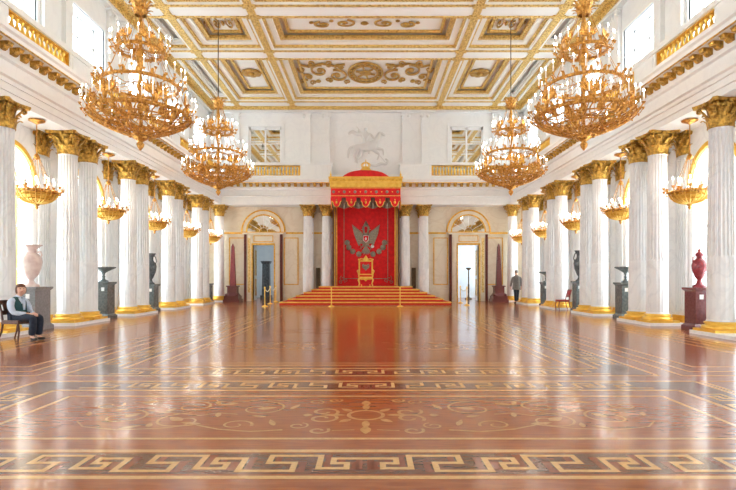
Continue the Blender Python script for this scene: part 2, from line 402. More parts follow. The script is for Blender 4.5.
# side windows
BULB=None
def side_window(n, s, y, lower):
    w=thing('window_%d'%n, ('tall arched window with gold rim and bright white blind, ' if lower else 'square upper window with deep white reveal above the balustrade, ')+('on the seated woman\'s side' if s<0 else 'on the red chair\'s side'),'window',(s*XW,y,0),0,
        ('arched windows ' if lower else 'upper windows ')+('left' if s<0 else 'right'),'structure')
    if lower:
        d=0.34; nn=20
        arc=[(-LH*math.cos(PI*i/nn),LZ+LH*math.sin(PI*i/nn)) for i in range(nn+1)]
        poly=[(-LH,0.35)]+arc+[(LH,0.35)]
        MB().prism(poly,s*d,s*(d+0.03),'x').build('pane','pane',w)
        fb=MB()
        for u in (-0.31,0.31): fb.box(min(s*(d-0.04),s*d),max(s*(d-0.04),s*d),u-0.025,u+0.025,0.35,LZ+0.8)
        for z in (0.4,1.6,2.8,LZ): fb.box(min(s*(d-0.05),s*d),max(s*(d-0.05),s*d),-LH,LH,z-0.03,z+0.03)
        fb.build('window_bars','frame_white',w)
        # gold archivolt on the wall face and thin gold line inside
        for r0,r1,p,nm in ((LH+0.02,LH+0.15,0.06,'archivolt'),(LH-0.20,LH-0.15,-0.30,'inner_rim')):
            ab=MB(); k=24
            P=lambda r,i: (r*-math.cos(PI*i/k),LZ+r*math.sin(PI*i/k))
            for i in range(k):
                a,c,d2,e=P(r0,i),P(r1,i),P(r1,i+1),P(r0,i+1)
                lo,hi=sorted((-s*p,-s*p+s*0.06))
                ab.prism([a,c,d2,e],lo,hi,'x')
            if p<0:
                lo,hi=sorted((-s*p,-s*p+s*0.06))
                for u in (r0,-r1): ab.box(lo,hi,u,u+(r1-r0),0.35,LZ)
            ab.build(nm,'gold_bright',w)
        MB().box(min(s*0.0,-s*0.06),max(0,-s*0.06),-LH-0.1,LH+0.1,0.28,0.35).build('window_sill','marble',w)
    else:
        d=0.42-0.05
        MB().box(min(s*d,s*(d+.03)),max(s*d,s*(d+.03)),-UH,UH,UB,UT).build('pane','pane',w)
        fb=MB()
        fb.box(min(s*(d-.05),s*d),max(s*(d-.05),s*d),-0.03,0.03,UB,UT)
        for z in (UB+0.04,UB+1.45,UT-0.04): fb.box(min(s*(d-.05),s*d),max(s*(d-.05),s*d),-UH,UH,z-0.035,z+0.035)
        for u in (-UH+0.04,UH-0.04): fb.box(min(s*(d-.05),s*d),max(s*(d-.05),s*d),u-0.04,u+0.04,UB,UT)
        fb.build('window_bars','frame_white',w)
        cb=MB(); x0,x1=sorted((-s*0.01,-s*-0.05)); t=0.12
        x0,x1=sorted((-s*0.0-s*0.0,-s*0.02)); x0-=0.05 if s>0 else 0; x1+=0.05 if s<0 else 0
        for (a,c,e,f) in ((-UH-t,UH+t,UT,UT+t),(-UH-t,-UH,UB,UT),(UH,UH+t,UB,UT)): cb.box(x0,x1,a,c,e,f)
        cb.build('casing','marble_upper',w)
n=1
for s in (-1,1):
    for y in ALLB:
        for lower in (True,False): side_window(n,s,y,lower); n+=1
# mirrored windows of the throne wall
for s in (-1,1):
    w=thing('window_%d'%n,'mirror-glazed upper window reflecting the ceiling, '+('seated woman\'s side' if s<0 else 'walking man\'s side')+' of the rider relief','window',(s*5.9,YB,UB-0.3),0,None,'structure'); n+=1
    for k in (-1,1): MB().box(min(k*0.05,k*0.85),max(k*0.05,k*0.85),0.06,0.09,0.1,2.38).build('pane','mirror',w)
    MB().box(-0.05,0.05,0.02,0.1,0,2.55).box(-0.95,-0.85,0.02,0.1,0,2.55).box(0.85,0.95,0.02,0.1,0,2.55).box(-0.95,0.95,0.02,0.1,2.38,2.55).box(-0.95,0.95,0.02,0.1,0,0.1).box(-0.85,0.85,0.03,0.1,1.55,1.6).build('window_bars','frame_white',w)
    MB().box(-1.12,-0.95,-0.10,-0.05,0,2.7).box(0.95,1.12,-0.10,-0.05,0,2.7).box(-1.12,1.12,-0.12,-0.05,2.55,2.72).build('casing','marble_upper',w)

# ------------------------------------------------------------------ entablature, parapet, balustrades
PROF=[(0.0,5.51),(0.0,5.68),(0.03,5.68),(0.03,5.86),(0.06,5.86),(0.06,5.96),(0.11,6.0),(0.03,6.02),(0.03,6.36),(0.10,6.40),(0.10,6.66),(0.40,6.68),(0.42,6.80),(0.48,6.84),(0.48,6.93),(0.05,6.99)]
FX=8.22                                    # architrave face
def entab(name,label,s):
    poly=[(s*(FX-p),z) for p,z in PROF]+[(s*(XW+0.05),6.99),(s*(XW+0.05),5.51)]
    o=MB().prism(poly,YF,YB-0.9,'y').build(name,'marble_upper'); return tag(o,label,'entablature',kind='structure')
tr=[entab('trim_1','white marble entablature with gilded brackets over the columns on the seated woman\'s side',-1),entab('trim_2','white marble entablature with gilded brackets over the columns on the red chair\'s side',1)]
FYB=29.5
poly=[(FYB-p,z) for p,z in PROF]+[(YB,6.99),(YB,5.51)]
trb=MB().prism(poly,-XW,XW,'x').build('trim_3','marble_upper'); tag(trb,'white marble entablature with gilded brackets along the throne wall','entablature',kind='structure')
mod=MB(); prof=[(0,0.02),(-0.06,0.0),(-0.12,0.04),(-0.16,0.12),(-0.26,0.13),(-0.28,0.24),(0,0.24)]
mod.prism([(x,z) for x,z in prof],-0.085,0.085,'y'); mod.box(-0.29,0,-0.10,0.10,0.22,0.245)
mod_me=mod.mesh('modillion','gold_cap')
y=29.0
while y>5.0:
    for i,s in ((0,-1),(1,1)): put('modillion',mod_me,tr[i],(s*(FX-0.10),y,6.50),0 if s>0 else PI,(0.85,0.9,0.68))
    y-=0.36
for i in range(45):
    x=-7.92+i*0.36
    if abs(x)>1.95: put('modillion',mod_me,trb,(x,FYB-0.10,6.50),PI/2,(0.85,0.9,0.68))
# gold thread under cornice
for i,s in ((0,-1),(1,1)): MB().box(min(s*(FX-.40),s*(FX-.44)),max(s*(FX-.40),s*(FX-.44)),YF,YB-1.35,6.675,6.695).build('gold_fillet','gold_cap',tr[i])
MB().box(-FX+.42,FX-.42,FYB-.43,FYB-.39,6.665,6.70).build('gold_fillet','gold',trb)
# parapet: solid white piers between balustrades, rail and plinth through
bal=MB().lathe([(0.05,0),(0.05,0.03),(0.028,0.06),(0.06,0.16),(0.065,0.22),(0.035,0.36),(0.028,0.42),(0.05,0.45),(0.05,0.5)],10)
bal_me=bal.mesh('baluster','gold_bright')
PX0,PX1=8.40,8.66
def parapet(s,par):
    x0,x1=sorted((s*PX0,s*PX1)); 
    MB().box(x0-0.03,x1+0.03,YF,YB-0.9,6.98,7.22).build('parapet_plinth','marble_upper',par)
    MB().box(x0-0.04,x1+0.04,YF,YB-0.9,7.80,7.95).build('parapet_rail','marble_upper',par)
    ys=sorted(BAYS+NEAR_BAYS); e=1.27
    cuts=[YF]+[q for y in ys for q in (y-e,y+e)]+[YB-0.9]
    for a,c in zip(cuts[0::2],cuts[1::2]):
        if c>a+0.05:
            p=MB().box(x0,x1,a,min(c,YB-0.9),7.22,7.80).build('parapet_pier','marble_upper',par)
            if c-a>0.6:
                xx=s*PX0; g=MB(); lo,hi=sorted((xx,xx-s*0.02))
                g.box(lo,hi,a+.12,c-.12,7.30,7.72).build('pier_panel','marble_upper',p)
parapet(-1,tr[0]); parapet(1,tr[1])
def balustrade(loc,rz,label,n=13,L=2.54,group=None):
    t=thing('balustrade',label,'balustrade',loc,rz,group)
    for k in range(n): put('baluster',bal_me,t,(-L/2+L*(k+0.5)/n,0,0.04))
    MB().box(-L/2,L/2,-0.09,0.09,0.0,0.04).build('bottom_rail','gold',t); MB().box(-L/2,L/2,-0.09,0.09,0.54,0.58).build('top_rail','gold',t)
    for sx in (-1,1): MB().box(min(sx*L/2,sx*(L/2-0.045)),max(sx*L/2,sx*(L/2-0.045)),-0.1,0.1,0,0.58).build('end_post','gold',t)
LBN=['over the pale pink urn','over the grey tazza on the seated woman\'s side','over the dark urn on the seated woman\'s side','fourth from the pale pink urn','nearest the throne wall, seated woman\'s side']
RBN=['over the red lidded urn','over the tall grey tazza on the red chair\'s side','over the dark urn behind the red chair','over the small dark tazza','nearest the throne wall, walking man\'s side']
for k,y in enumerate(BAYS):
    balustrade((-8.53,y-(0.1 if k==4 else 0),7.22),PI/2,'gilded gallery balustrade '+LBN[k], L=2.54 if k<4 else 2.0, n=13 if k<4 else 10)
    balustrade((8.53,y-(0.1 if k==4 else 0),7.22),PI/2,'gilded gallery balustrade '+RBN[k], L=2.54 if k<4 else 2.0, n=13 if k<4 else 10)
# throne wall parapet
MB().box(-8.3,8.3,29.68,30.0,6.98,7.2).build('parapet_plinth','marble_upper',trb)
MB().box(-8.3,-1.9,29.66,30.0,7.80,7.95).box(1.9,8.3,29.66,30.0,7.80,7.95).build('parapet_rail','marble_upper',trb)
for s in (-1,1):
    for a,c in ((1.95,3.75),(8.05,8.3)):
        x0,x1=sorted((s*a,s*c)); p=MB().box(x0,x1,29.70,30.0,7.2,7.80).build('parapet_pier','marble_upper',trb)
    balustrade((s*5.9,29.83,7.2),0,'gilded gallery balustrade below the mirrored window, '+('seated woman\'s side' if s<0 else 'walking man\'s side')+' of the canopy',n=24,L=4.3)

# upper pilasters
up=MB().box(-0.19,0.19,-0.14,0,0,3.05); up.box(-0.25,0.25,-0.18,0,0,0.12); up.box(-0.26,0.26,-0.19,0,3.05,3.13)
for k in(-1,1): 
    up.T=Matrix.Translation((k*0.19,-0.15,2.95))@Matrix.Rotation(PI/2,4,'X'); up.lathe([(0.01,-0.05),(0.10,-0.05),(0.10,0.05),(0.01,0.05)],12)
up.T=Matrix.Identity(4)
up_me=up.mesh('upper_pilaster','marble_upper')
for x in (-2.31,-3.42,2.31,3.42,-7.6,7.6,-8.6,8.6): put('upper_pilaster',up_me,wall_back,(x,YB-0.05,7.85))
for s,side in ((-1,'wall_left'),(1,'wall_right')):
    par=bpy.data.objects[side]
    for p in PAIRS+[(11.25,12.3)]:
        for y in p: put('upper_pilaster',up_me,par,(s*XU,y,7.85),s*-PI/2)
# top cornice, dentils, gold band
for nm,x0,x1,y0,y1 in (('b',-XU,XU,YB-0.3,YB-0.05),('l',-XU,-XU+0.22,YF,YB-0.05),('r',XU-0.22,XU,YF,YB-0.05)):
    par={'b':wall_back,'l':bpy.data.objects['wall_left'],'r':bpy.data.objects['wall_right']}[nm]
    MB().box(x0,x1,y0,y1,11.0,11.12).build('cornice','marble_upper',par)
    MB().box(x0 if nm!='r' else x0-.08,x1 if nm!='l' else x1+.08,y0-(.08 if nm=='b' else 0),y1,11.12,11.34).build('gilded_cornice','gold_ceiling',par)
den=MB().box(-0.05,0.05,-0.08,0,0,0.1).mesh('dentil','marble_upper')
for i in range(92): put('dentil',den,wall_back,(-8.9+i*0.195,YB-0.29,11.0))
# rider relief
relp=thing('relief_panel','white marble relief of a rider on a rearing horse spearing a serpent','relief',(0.05,YB-0.05,0))
bb=MB(); 
for (a,c,d,e) in ((-1.95,1.95,10.55,10.67),(-1.95,-1.83,7.9,10.55),(1.83,1.95,7.9,10.55)): bb.box(a,c,-0.05,0,d,e)
bb.build('panel_frame','marble_upper',relp)
MB().box(-1.83,1.83,-0.012,0,7.6,10.55).build('panel_ground','marble_upper',relp)
def relief(name,verts,edges,radii,root=0):
    me=skin_mesh(name,[(x,0,z) for x,z in verts],edges,radii,'relief_marble',2,root)
    return put(name,me,relp,(0,-0.03,-1.6),0,(1.2,1.0,1.17))
relief('horse',[(-.35,9.05),(0,9.05),(.35,9.15),(.52,9.5),(.66,9.8),(.92,9.62),(-.5,9.0),(-.62,8.6),(-.45,8.25),(-.3,8.95),(-.35,8.55),(-.6,8.3),(.45,9.0),(.8,8.95),(.82,8.65),(.3,8.95),(.62,8.7),(.5,8.42),(-.74,9.1),(-.88,8.92),(-.92,8.5)],
    [(0,1),(1,2),(2,3),(3,4),(4,5),(0,6),(6,7),(7,8),(0,9),(9,10),(10,11),(2,12),(12,13),(13,14),(2,15),(15,16),(16,17),(6,18),(18,19),(19,20)],
    [.24,.23,.23,.14,.12,.06,.2,.08,.04,.13,.08,.04,.11,.06,.035,.11,.06,.035,.06,.07,.04])
relief('rider',[(-.05,9.3),(-.05,9.65),(-.05,9.85),(-.05,10.05),(.2,9.7),(.4,9.45),(-.3,9.72),(-.42,9.98),(.12,9.05),(.1,8.7)],
    [(0,1),(1,2),(2,3),(1,4),(4,5),(1,6),(6,7),(0,8),(8,9)],[.14,.16,.07,.11,.07,.05,.08,.05,.1,.06])
relief('cloak',[(-.15,9.75),(-.45,9.7),(-.72,9.85),(-.9,9.7)],[(0,1),(1,2),(2,3)],[.08,.1,.12,.05])
relief('lance',[(-.5,10.1),(0.2,9.2),(.95,8.25)],[(0,1),(1,2)],[.025,.025,.02])
relief('serpent',[(.1,8.2),(.4,8.12),(.7,8.25),(.95,8.2),(1.05,8.4),(.9,8.5)],[(0,1),(1,2),(2,3),(3,4),(4,5)],[.04,.07,.09,.08,.06,.05])

# ------------------------------------------------------------------ ceiling
ceil=MB().box(-XU-0.4,XU+0.4,YF-0.2,YB+0.2,11.84,11.95).build('ceiling','coffer_white'); tag(ceil,'white coffered ceiling with gilded beams and scroll ornaments','ceiling',kind='structure')
LX=[-7.4,-4.22,4.22,7.4]; CY=[29.75,23.2,19.4,13.0,9.2,2.8,-1.0,-6.6]
BW=0.5
for x in LX:
    be=MB().box(x-BW/2,x+BW/2,YF,YB,ZT,11.86).build('beam','coffer_white',ceil)
    MB().box(x-0.145,x+0.145,YF,YB,ZT-0.035,ZT).build('gilded_band','gold_ceiling',be)
for y in CY:
    be=MB().box(-XU,XU,y-0.48,y+0.48,ZT+0.003,11.86).build('beam','coffer_white',ceil)
    for q in (-0.41,0.41): MB().box(-XU,XU,y+q-0.06,y+q+0.06,ZT-0.03,ZT+0.003).build('gilded_band','gold_ceiling',be)
    for x in LX: MB().box(x-0.24,x+0.24,y-0.5,y-0.28,ZT-0.05,ZT).box(x-0.24,x+0.24,y+0.28,y+0.5,ZT-0.05,ZT).build('boss','gold_ceiling',be)
for s in (-1,1):
    MB().box(min(s*8.5,s*XU),max(s*8.5,s*XU),YF,YB,ZT+0.01,11.86).build('beam','coffer_white',ceil)
    MB().box(min(s*8.62,s*9.05),max(s*8.62,s*9.05),YF,YB,ZT-0.02,ZT+0.01).build('gilded_band','gold_ceiling',ceil)
def rect_ring(b,x0,x1,y0,y1,w,z0,z1):
    b.box(x0,x1,y0,y0+w,z0,z1).box(x0,x1,y1-w,y1,z0,z1).box(x0,x0+w,y0+w,y1-w,z0,z1).box(x1-w,x1,y0+w,y1-w,z0,z1)
def orn_scroll(scale=1.0):
    """gilded arabesque hanging just under a coffer panel, drawn in x,y"""
    b=MB()
    return b
def flat_tube(b,pts,r,z): b.tube([(x,y,z) for x,y in pts],r,5)
def wreath_orn(L):
    b=MB(); z=0
    for r in (0.62,0.86): flat_tube(b,spiral(0,0,r,r,0,1,30),0.06,z)
    for k in range(20):
        a=2*PI*k/20; b.ball((0.74*math.cos(a),0.74*math.sin(a),0),(0.09,0.09,0.05),6,4)
    # trophy in the wreath
    b.ball((0,0,0),(0.32,0.24,0.06),8,5)
    for k in range(6): a=2*PI*k/6+.3; flat_tube(b,[(0.2*math.cos(a),0.2*math.sin(a)),(0.5*math.cos(a),0.5*math.sin(a))],0.05,z)
    for s in (-1,1):
        flat_tube(b,[(s*p[0],p[1]) for p in spiral(1.45,0.25,0.1,0.55,PI,1.3)],0.06,z)
        flat_tube(b,[(s*p[0],p[1]) for p in spiral(2.3,-0.2,0.08,0.5,0,-1.3)],0.06,z)
        flat_tube(b,[(s*p[0],p[1]) for p in spiral(2.95,0.35,0.05,0.32,0,1.2)],0.05,z)
        flat_tube(b,[(s*1.0,-0.75),(s*1.5,-0.6),(s*2.1,-0.8),(s*2.8,-0.55),(s*3.2,-0.7)],0.055,z)
        for (cx_,cy_,r_,a_,t_) in ((1.3,-.55,.24,0,1.2),(1.95,.62,.22,PI,-1.2),(2.75,.85,.2,0,1.2),(1.75,-.85,.2,1,1.2),(2.65,-.85,.22,2,-1.2),(3.3,.75,.18,0,1.2),(3.2,-.35,.2,1,-1.2),(0.95,.8,.18,0,1.2)):
            flat_tube(b,[(s*p[0],p[1]) for p in spiral(cx_,cy_,0.04,r_,a_,t_,14)],0.04,z)
        for (x,y) in ((1.45,.25),(2.3,-.2),(2.95,.35),(1.2,-.5),(1.85,.7),(2.7,-.7),(1.8,-.65),(3.25,-.15),(2.5,.75)): b.ball((s*x,y,0),(0.15,0.13,0.07),7,4)
    return b
wr_me=wreath_orn(1).mesh('scroll_ornament','ornament')
def small_orn():
    b=MB()
    for s in (-1,1):
        flat_tube(b,[(s*p[0],p[1]) for p in spiral(0.55,0.0,0.06,0.3,PI,1.2)],0.04,0)
        flat_tube(b,[(s*p[0],p[1]) for p in spiral(1.15,0.1,0.05,0.24,0,-1.2)],0.045,0)
        for (x,y) in ((.55,0),(1.15,.1),(.9,-.2),(1.45,-.05)): b.ball((s*x,y,0),(0.07,0.07,0.05),7,4)
    b.ball((0,0,0),(0.12,0.12,0.06),7,4)
    return b
so_me=small_orn().mesh('scroll_ornament','ornament')
ros=MB()
for k in range(8):
    a=2*PI*k/8; ros.ball((0.24*math.cos(a),0.24*math.sin(a),0),(0.16,0.16,0.06),6,4)
ros.ball((0,0,-0.03),0.12,8,5); ros_me=ros.mesh('rosette','ornament')
XI=[-8.5]+LX+[8.5]
for j in range(len(CY)-1):
    y1,y0=CY[j]-0.48,CY[j+1]+0.48
    for i in range(len(XI)-1):
        x0=XI[i]+(BW/2 if i>0 else 0); x1=XI[i+1]-(BW/2 if i<len(XI)-2 else 0)
        wide=x1-x0>2; 
        cof=MB(); rect_ring(cof,x0,x1,y0,y1,0.10,ZT+0.1,ZT+0.2); c=cof.build('coffer_moulding','gold_ceiling',ceil)
        cof=MB(); rect_ring(cof,x0+.0,x1-.0,y0+.0,y1-.0,0.34 if wide else 0.22,ZT+0.2,ZT+0.36); cof.build('coffer_step','coffer_white',ceil)
        if wide:
            cof=MB(); rect_ring(cof,x0+.34,x1-.34,y0+.34,y1-.34,0.20,ZT+0.3,ZT+0.42); cof.build('coffer_moulding','gold_ceiling',ceil)
            cof=MB(); rect_ring(cof,x0+.70,x1-.70,y0+.66,y1-.66,0.11,ZT+0.44,ZT+0.53); cof.build('coffer_moulding','gold_ceiling',ceil)
            cx,cy=(x0+x1)/2,(y0+y1)/2
            if i==2: put('scroll_ornament',wr_me if y1-y0>4 else so_me,ceil,(cx,cy,ZT+0.48),0,(1.0,1.45,1) if y1-y0>4 else (1.5,1.0,1))
            elif y1-y0>4: put('rosette',ros_me,ceil,(cx,cy,ZT+0.48),0,(1.4,1.4,1))
            else: put('scroll_ornament',so_me,ceil,(cx,cy,ZT+0.48),0,(0.5,1.6,1))
        else:
            cof=MB(); rect_ring(cof,x0+.22,x1-.22,y0+.22,y1-.22,0.07,ZT+0.3,ZT+0.4); cof.build('coffer_moulding','coffer_white',ceil)

# ------------------------------------------------------------------ columns
def shaft_mesh(h=4.58,r0=0.285,r1=0.245,nf=20,cable=1.5):
    b=MB(); zs=[0,0.05,cable,cable+0.06,2.3,3.1,3.9,h-0.08,h]; ring=[]
    def sect(r,d):
        out=[]
        for k in range(nf):
            for q,dd in ((0.0,0),(0.22,0),(0.40,0.8),(0.61,1.0),(0.82,0.8)):
                a=2*PI*(k+q)/nf; rr=r-d*dd; out.append((rr*math.cos(a),rr*math.sin(a)))
        return out
    vs=[];n=nf*5
    for z in zs:
        t=z/h; r=r0+(r1-r0)*max(0,(t-0.3)/0.7)**1.3
        d=0.0 if z in (0,h) else (0.006 if z<=cable else 0.026)
        if z in(0,h): r+=0.02
        vs+=[(x,y,z) for x,y in sect(r,d)]
    fs=[(i*n+k,i*n+(k+1)%n,(i+1)*n+(k+1)%n,(i+1)*n+k) for i in range(len(zs)-1) for k in range(n)]
    b.add(vs,fs,False); b.add(vs[-n:],[tuple(range(n))],False)
    return b.mesh('shaft','shaft')
SHAFT=shaft_mesh()
def add_leaf(b,ang,r0,z0,h,w,curl,lean=0.03):
    prof=[(0,0.0,1.0),(lean*0.4,0.35,1.05),(lean,0.68,0.9),(lean+curl*0.5,0.9,0.75),(lean+curl,1.0,0.55),(lean+curl*1.25,0.9,0.3)]
    vs=[]
    for (dr,t,ww) in prof:
        for q,dq in ((-1,-0.012),(-0.5,0.010),(0,0.022),(0.5,0.010),(1,-0.012)):
            r=r0+dr+dq; u=q*w/2*ww
            vs.append((r*math.cos(ang)-u*math.sin(ang),r*math.sin(ang)+u*math.cos(ang),z0+h*t))
    fs=[(i*5+k,i*5+k+1,(i+1)*5+k+1,(i+1)*5+k) for i in range(len(prof)-1) for k in range(4)]
    b.add(vs,fs,True)
def capital_mesh():
    b=MB()
    b.lathe([(0.27,0),(0.285,0.02),(0.27,0.04),(0.255,0.05),(0.25,0.3),(0.29,0.48),(0.34,0.55)],20,caps=False)
    for k in range(8): add_leaf(b,2*PI*k/8,0.255,0.04,0.22,0.19,0.10)
    for k in range(8): add_leaf(b,2*PI*(k+.5)/8,0.255,0.06,0.38,0.19,0.12,0.05)
    for k in range(4):
        a=PI/4+k*PI/2
        for s in (-1,1):
            pts=[]
            for i in range(15):
                t=i/14
                if t<0.5: r=0.27+0.17*(t/0.5)**1.3; z=0.30+0.24*(t/0.5); 
                else:
                    an=PI/2-(t-0.5)/0.5*2*PI*1.1; rr=0.055*(1-(t-.5)*1.2); r=0.44+rr*math.cos(an); z=0.49+rr*math.sin(an)
                o=s*0.05*(1-t*0.7)
                pts.append((r*math.cos(a)-o*math.sin(a),r*math.sin(a)+o*math.cos(a),z))
            b.tube(pts,0.026,5)
    for k in range(4): a=k*PI/2; b.ball((0.36*math.cos(a),0.36*math.sin(a),0.57),(0.07,0.07,0.06),8,5)
    return b.mesh('capital','gold_cap')
CAPITAL=capital_mesh()
def abacus_mesh():
    pts=[]
    c=[(0.43,0.43),(-0.43,0.43),(-0.43,-0.43),(0.43,-0.43)]
    for k in range(4):
        p=Vector(c[k]); q=Vector(c[(k+1)%4]); d=(q-p).normalized(); n=Vector((-d.y,d.x))
        a=p+d*0.06; e=q-d*0.06
        for i in range(7):
            t=i/6; x=a+(e-a)*t+n*(0.09*math.sin(PI*t)); pts.append((x.x,x.y))
    b=MB(); b.prism(pts,0.555,0.595,'z'); b.prism([(x*1.03,y*1.03) for x,y in pts],0.595,0.635,'z')
    return b.mesh('abacus','gold_cap')
ABACUS=abacus_mesh()
BASE=MB().lathe([(0.385,0.0),(0.40,0.03),(0.40,0.055),(0.38,0.085),(0.335,0.09),(0.32,0.115),(0.335,0.125),(0.35,0.14),(0.345,0.165),(0.30,0.175),(0.295,0.19)],28).mesh('base','gold_bright')
PLINTH=MB().box(-0.41,0.41,-0.41,0.41,0,0.06).mesh('plinth','gold_bright')
SLABH=0.085
def column(x,y,label,group=None,z=SLABH):
    t=thing('column',label,'column',(x,y,z),0,group)
    put('plinth',PLINTH,t); put('base',BASE,t,(0,0,0.06)); put('shaft',SHAFT,t,(0,0,0.245))
    c=put('capital',CAPITAL,t,(0,0,4.79)); put('abacus',ABACUS,c)
    t.scale=(1,1,(ZC-z)/(4.79+0.635))
    return t
def slab(x0,x1,y0,y1,label,group=None):
    o=MB().box(x0,x1,y0,y1,0,SLABH).build('column_slab','marble'); tag(o,label,'plinth',group); return o
SIDES={-1:'on the seated woman\'s side',1:'on the red chair\'s side'}
CL={-1:[('between pale pink urn and grey tazza, closer to the urn','between pale pink urn and grey tazza, closer to the tazza'),
        ("between grey tazza and dark urn, seated woman's side, nearer tazza","between grey tazza and dark urn, seated woman's side, nearer urn"),
        ("of the second pair from throne wall, seated woman's side, nearer urn","of the second pair from throne wall, seated woman's side, nearer throne"),
        ("of the pair closest to throne wall, seated woman's side, farther from obelisk","of the pair closest to throne wall, seated woman's side, nearer obelisk")],
    1:[('between red lidded urn and grey tazza, closer to the red urn','between red lidded urn and grey tazza, closer to the tazza'),
        ("between grey tazza and dark urn, red chair's side, nearer tazza","between grey tazza and dark urn, red chair's side, nearer urn"),
        ('rising directly behind the small red chair','paired with the one behind the red chair, nearer small tazza'),
        ('of the pair by the walking man, nearer the small tazza','of the pair by the walking man, nearer the man')]}
SLB={-1:['between pale pink urn and grey tazza',"between grey tazza and dark urn, seated woman's side","second from throne wall, seated woman's side","closest to throne wall, seated woman's side"],
     1:['between red lidded urn and grey tazza',"between grey tazza and dark urn, red chair's side",'behind the small red chair','beside the walking man']}
for s in (-1,1):
    for k,(a,c) in enumerate(PAIRS):
        slab(s*XC-0.46,s*XC+0.46,a-0.46,c+0.46,'low white slab under the column pair '+SLB[s][k])
        for i,y in enumerate((a,c)):
            column(s*XC,y,'white fluted column '+CL[s][k][i])
    slab(s*XC-0.46,s*XC+0.46,10.8,12.76,'low white slab under the column '+('behind the seated woman' if s<0 else 'before the red lidded urn'))
    column(s*XC,12.3,'white fluted column with gilded capital and base, '+('behind the seated woman\'s chair' if s<0 else 'standing just before the red lidded urn'))
    slab(s*XC-0.42,s*XC+0.42,29.4,30.2,'low white slab under the single corner column '+('by the obelisk, seated woman\'s side' if s<0 else 'behind the walking man'))
    column(s*(XC-0.1),29.8,'single white fluted corner column '+('beside the obelisk, seated woman\'s side' if s<0 else 'right behind the walking man'))
    for x,nm in ((2.25,'next to the canopy'),(3.32,'next to the door wall')):
        slab(s*x-0.43,s*x+0.43,29.37,30.23,'low white slab under the throne-wall column '+nm+(', seated woman\'s side' if s<0 else ', walking man\'s side'))
        column(s*x,29.8,'white fluted throne-wall column with gilded capital, '+nm+(', seated woman\'s side' if s<0 else ', walking man\'s side'))
# wall pilasters behind the columns
PIL=MB().box(-0.06,0.02,-0.26,0.26,0,4.6)
for k in range(6): u=-0.25+k*0.1; PIL.box(-0.085,-0.06,u-0.022,u+0.022,0.1,4.5)
PIL_ME=PIL.mesh('pilaster_shaft','shaft')
for s,side in ((-1,'wall_left'),(1,'wall_right')):
    par=bpy.data.objects[side]
    for p in PAIRS+[(11.25,12.3)]:
        for y in p:
            q=put('pilaster_shaft',PIL_ME,par,(s*XW,y,0.28),0 if s>0 else PI)
            put('pilaster_capital',CAPITAL,q,(0,0,4.58),0,(0.5,1.0,1.02)); put('pilaster_abacus',ABACUS,q,(0,0,4.58),0,(0.42,1,1.02))
            MB().box(-0.16,0.05,-0.36,0.36,-0.2,-0.1).box(-0.13,0.05,-0.33,0.33,-0.1,0.0).build('pilaster_base','gold_bright',q)
            MB().box(-0.2,0.05,-0.42,0.42,-0.28,-0.2).build('pilaster_plinth','marble',q)
for s in (-1,1):
    for x in (2.25,3.32):
        q=put('pilaster_shaft',PIL_ME,wall_back,(s*x,YB,0.28),PI/2)
        put('pilaster_capital',CAPITAL,q,(0,0,4.58),0,(0.5,1.0,1.02))

# ------------------------------------------------------------------ chandeliers
def candle_arm_mesh(reach,drop,mats=('gold_lamp','candle','bulb'),cr=0.016,ch=0.15,br=0.013,t=0.010):
    """arm growing along +x from a ring, ending in a cup, a white candle and its bulb"""
    b=MB(); pts=[]
    for i in range(9):
        u=i/8; pts.append((reach*u, 0, -drop*math.sin(PI*u)*(1-0.25*u)+0.05*u))
    b.tube(pts,t,5)
    e=(reach,0,0.05)
    b.lathe([(0.008,-0.03),(0.03,-0.02),(0.022,0.0),(0.045,0.02),(0.045,0.03),(0.02,0.032)],8,e)
    b.ball((reach*0.5,0,-drop*0.9),0.025,6,4)
    b.cur=1; b.lathe([(cr,0.03),(cr,0.03+ch)],7,e)
    b.cur=2; b.lathe([(0.004,0.03+ch),(br,0.05+ch),(br*0.8,0.075+ch),(0.002,0.11+ch)],6,e,caps=False)
    return b.mesh('candle_arm',mats)
ARM_S=candle_arm_mesh(0.18,0.10,ch=0.20); ARM_M=candle_arm_mesh(0.20,0.10,ch=0.23); ARM_L=candle_arm_mesh(0.22,0.12,ch=0.24); ARM_B=candle_arm_mesh(0.14,0.07,cr=0.018,ch=0.15,br=0.017)
def ring_mesh(R,h,nb,leaf=True):
    b=MB(); n=48
    b.lathe([(R-0.03,-h/2),(R+0.02,-h/2-0.015),(R+0.035,0),(R+0.02,h/2+0.015),(R-0.03,h/2),(R-0.03,-h/2)],n,caps=False)
    for k in range(nb):
        a=2*PI*k/nb; b.ball((R*math.cos(a)*1.025,R*math.sin(a)*1.025,0),(0.045,0.045,h*0.75),6,4)
        if leaf:
            a2=2*PI*(k+.5)/nb; add_leaf(b,a2,R,0,0.15,0.10,0.05)
    return b.mesh('tier_ring','gold_lamp')
def eagle_mesh():
    b=MB()
    b.ball((0,0,0.12),(0.05,0.05,0.11),7,5); b.ball((0.02,0,0.25),(0.03,0.03,0.04),6,4); b.tube([(0.03,0,0.25),(0.075,0,0.235)],[0.014,0.004],5)
    for s in (-1,1):
        for k in range(5):
            a=0.35+0.28*k; L=0.30-0.02*abs(k-2)
            p0=(0,s*0.04,0.17); p1=(-0.03,s*(0.04+L*0.6*math.cos(a)),0.17+L*0.6*math.sin(a)); p2=(-0.02,s*(0.04+L*math.cos(a+.15)),0.17+L*math.sin(a+.15))
            b.tube([p0,p1,p2],[0.028,0.034,0.012],5)
    b.tube([(0,0,0.05),(-0.04,0,-0.07)],[0.03,0.05],5)
    return b.mesh('eagle','gold_lamp')
EAGLE=eagle_mesh()
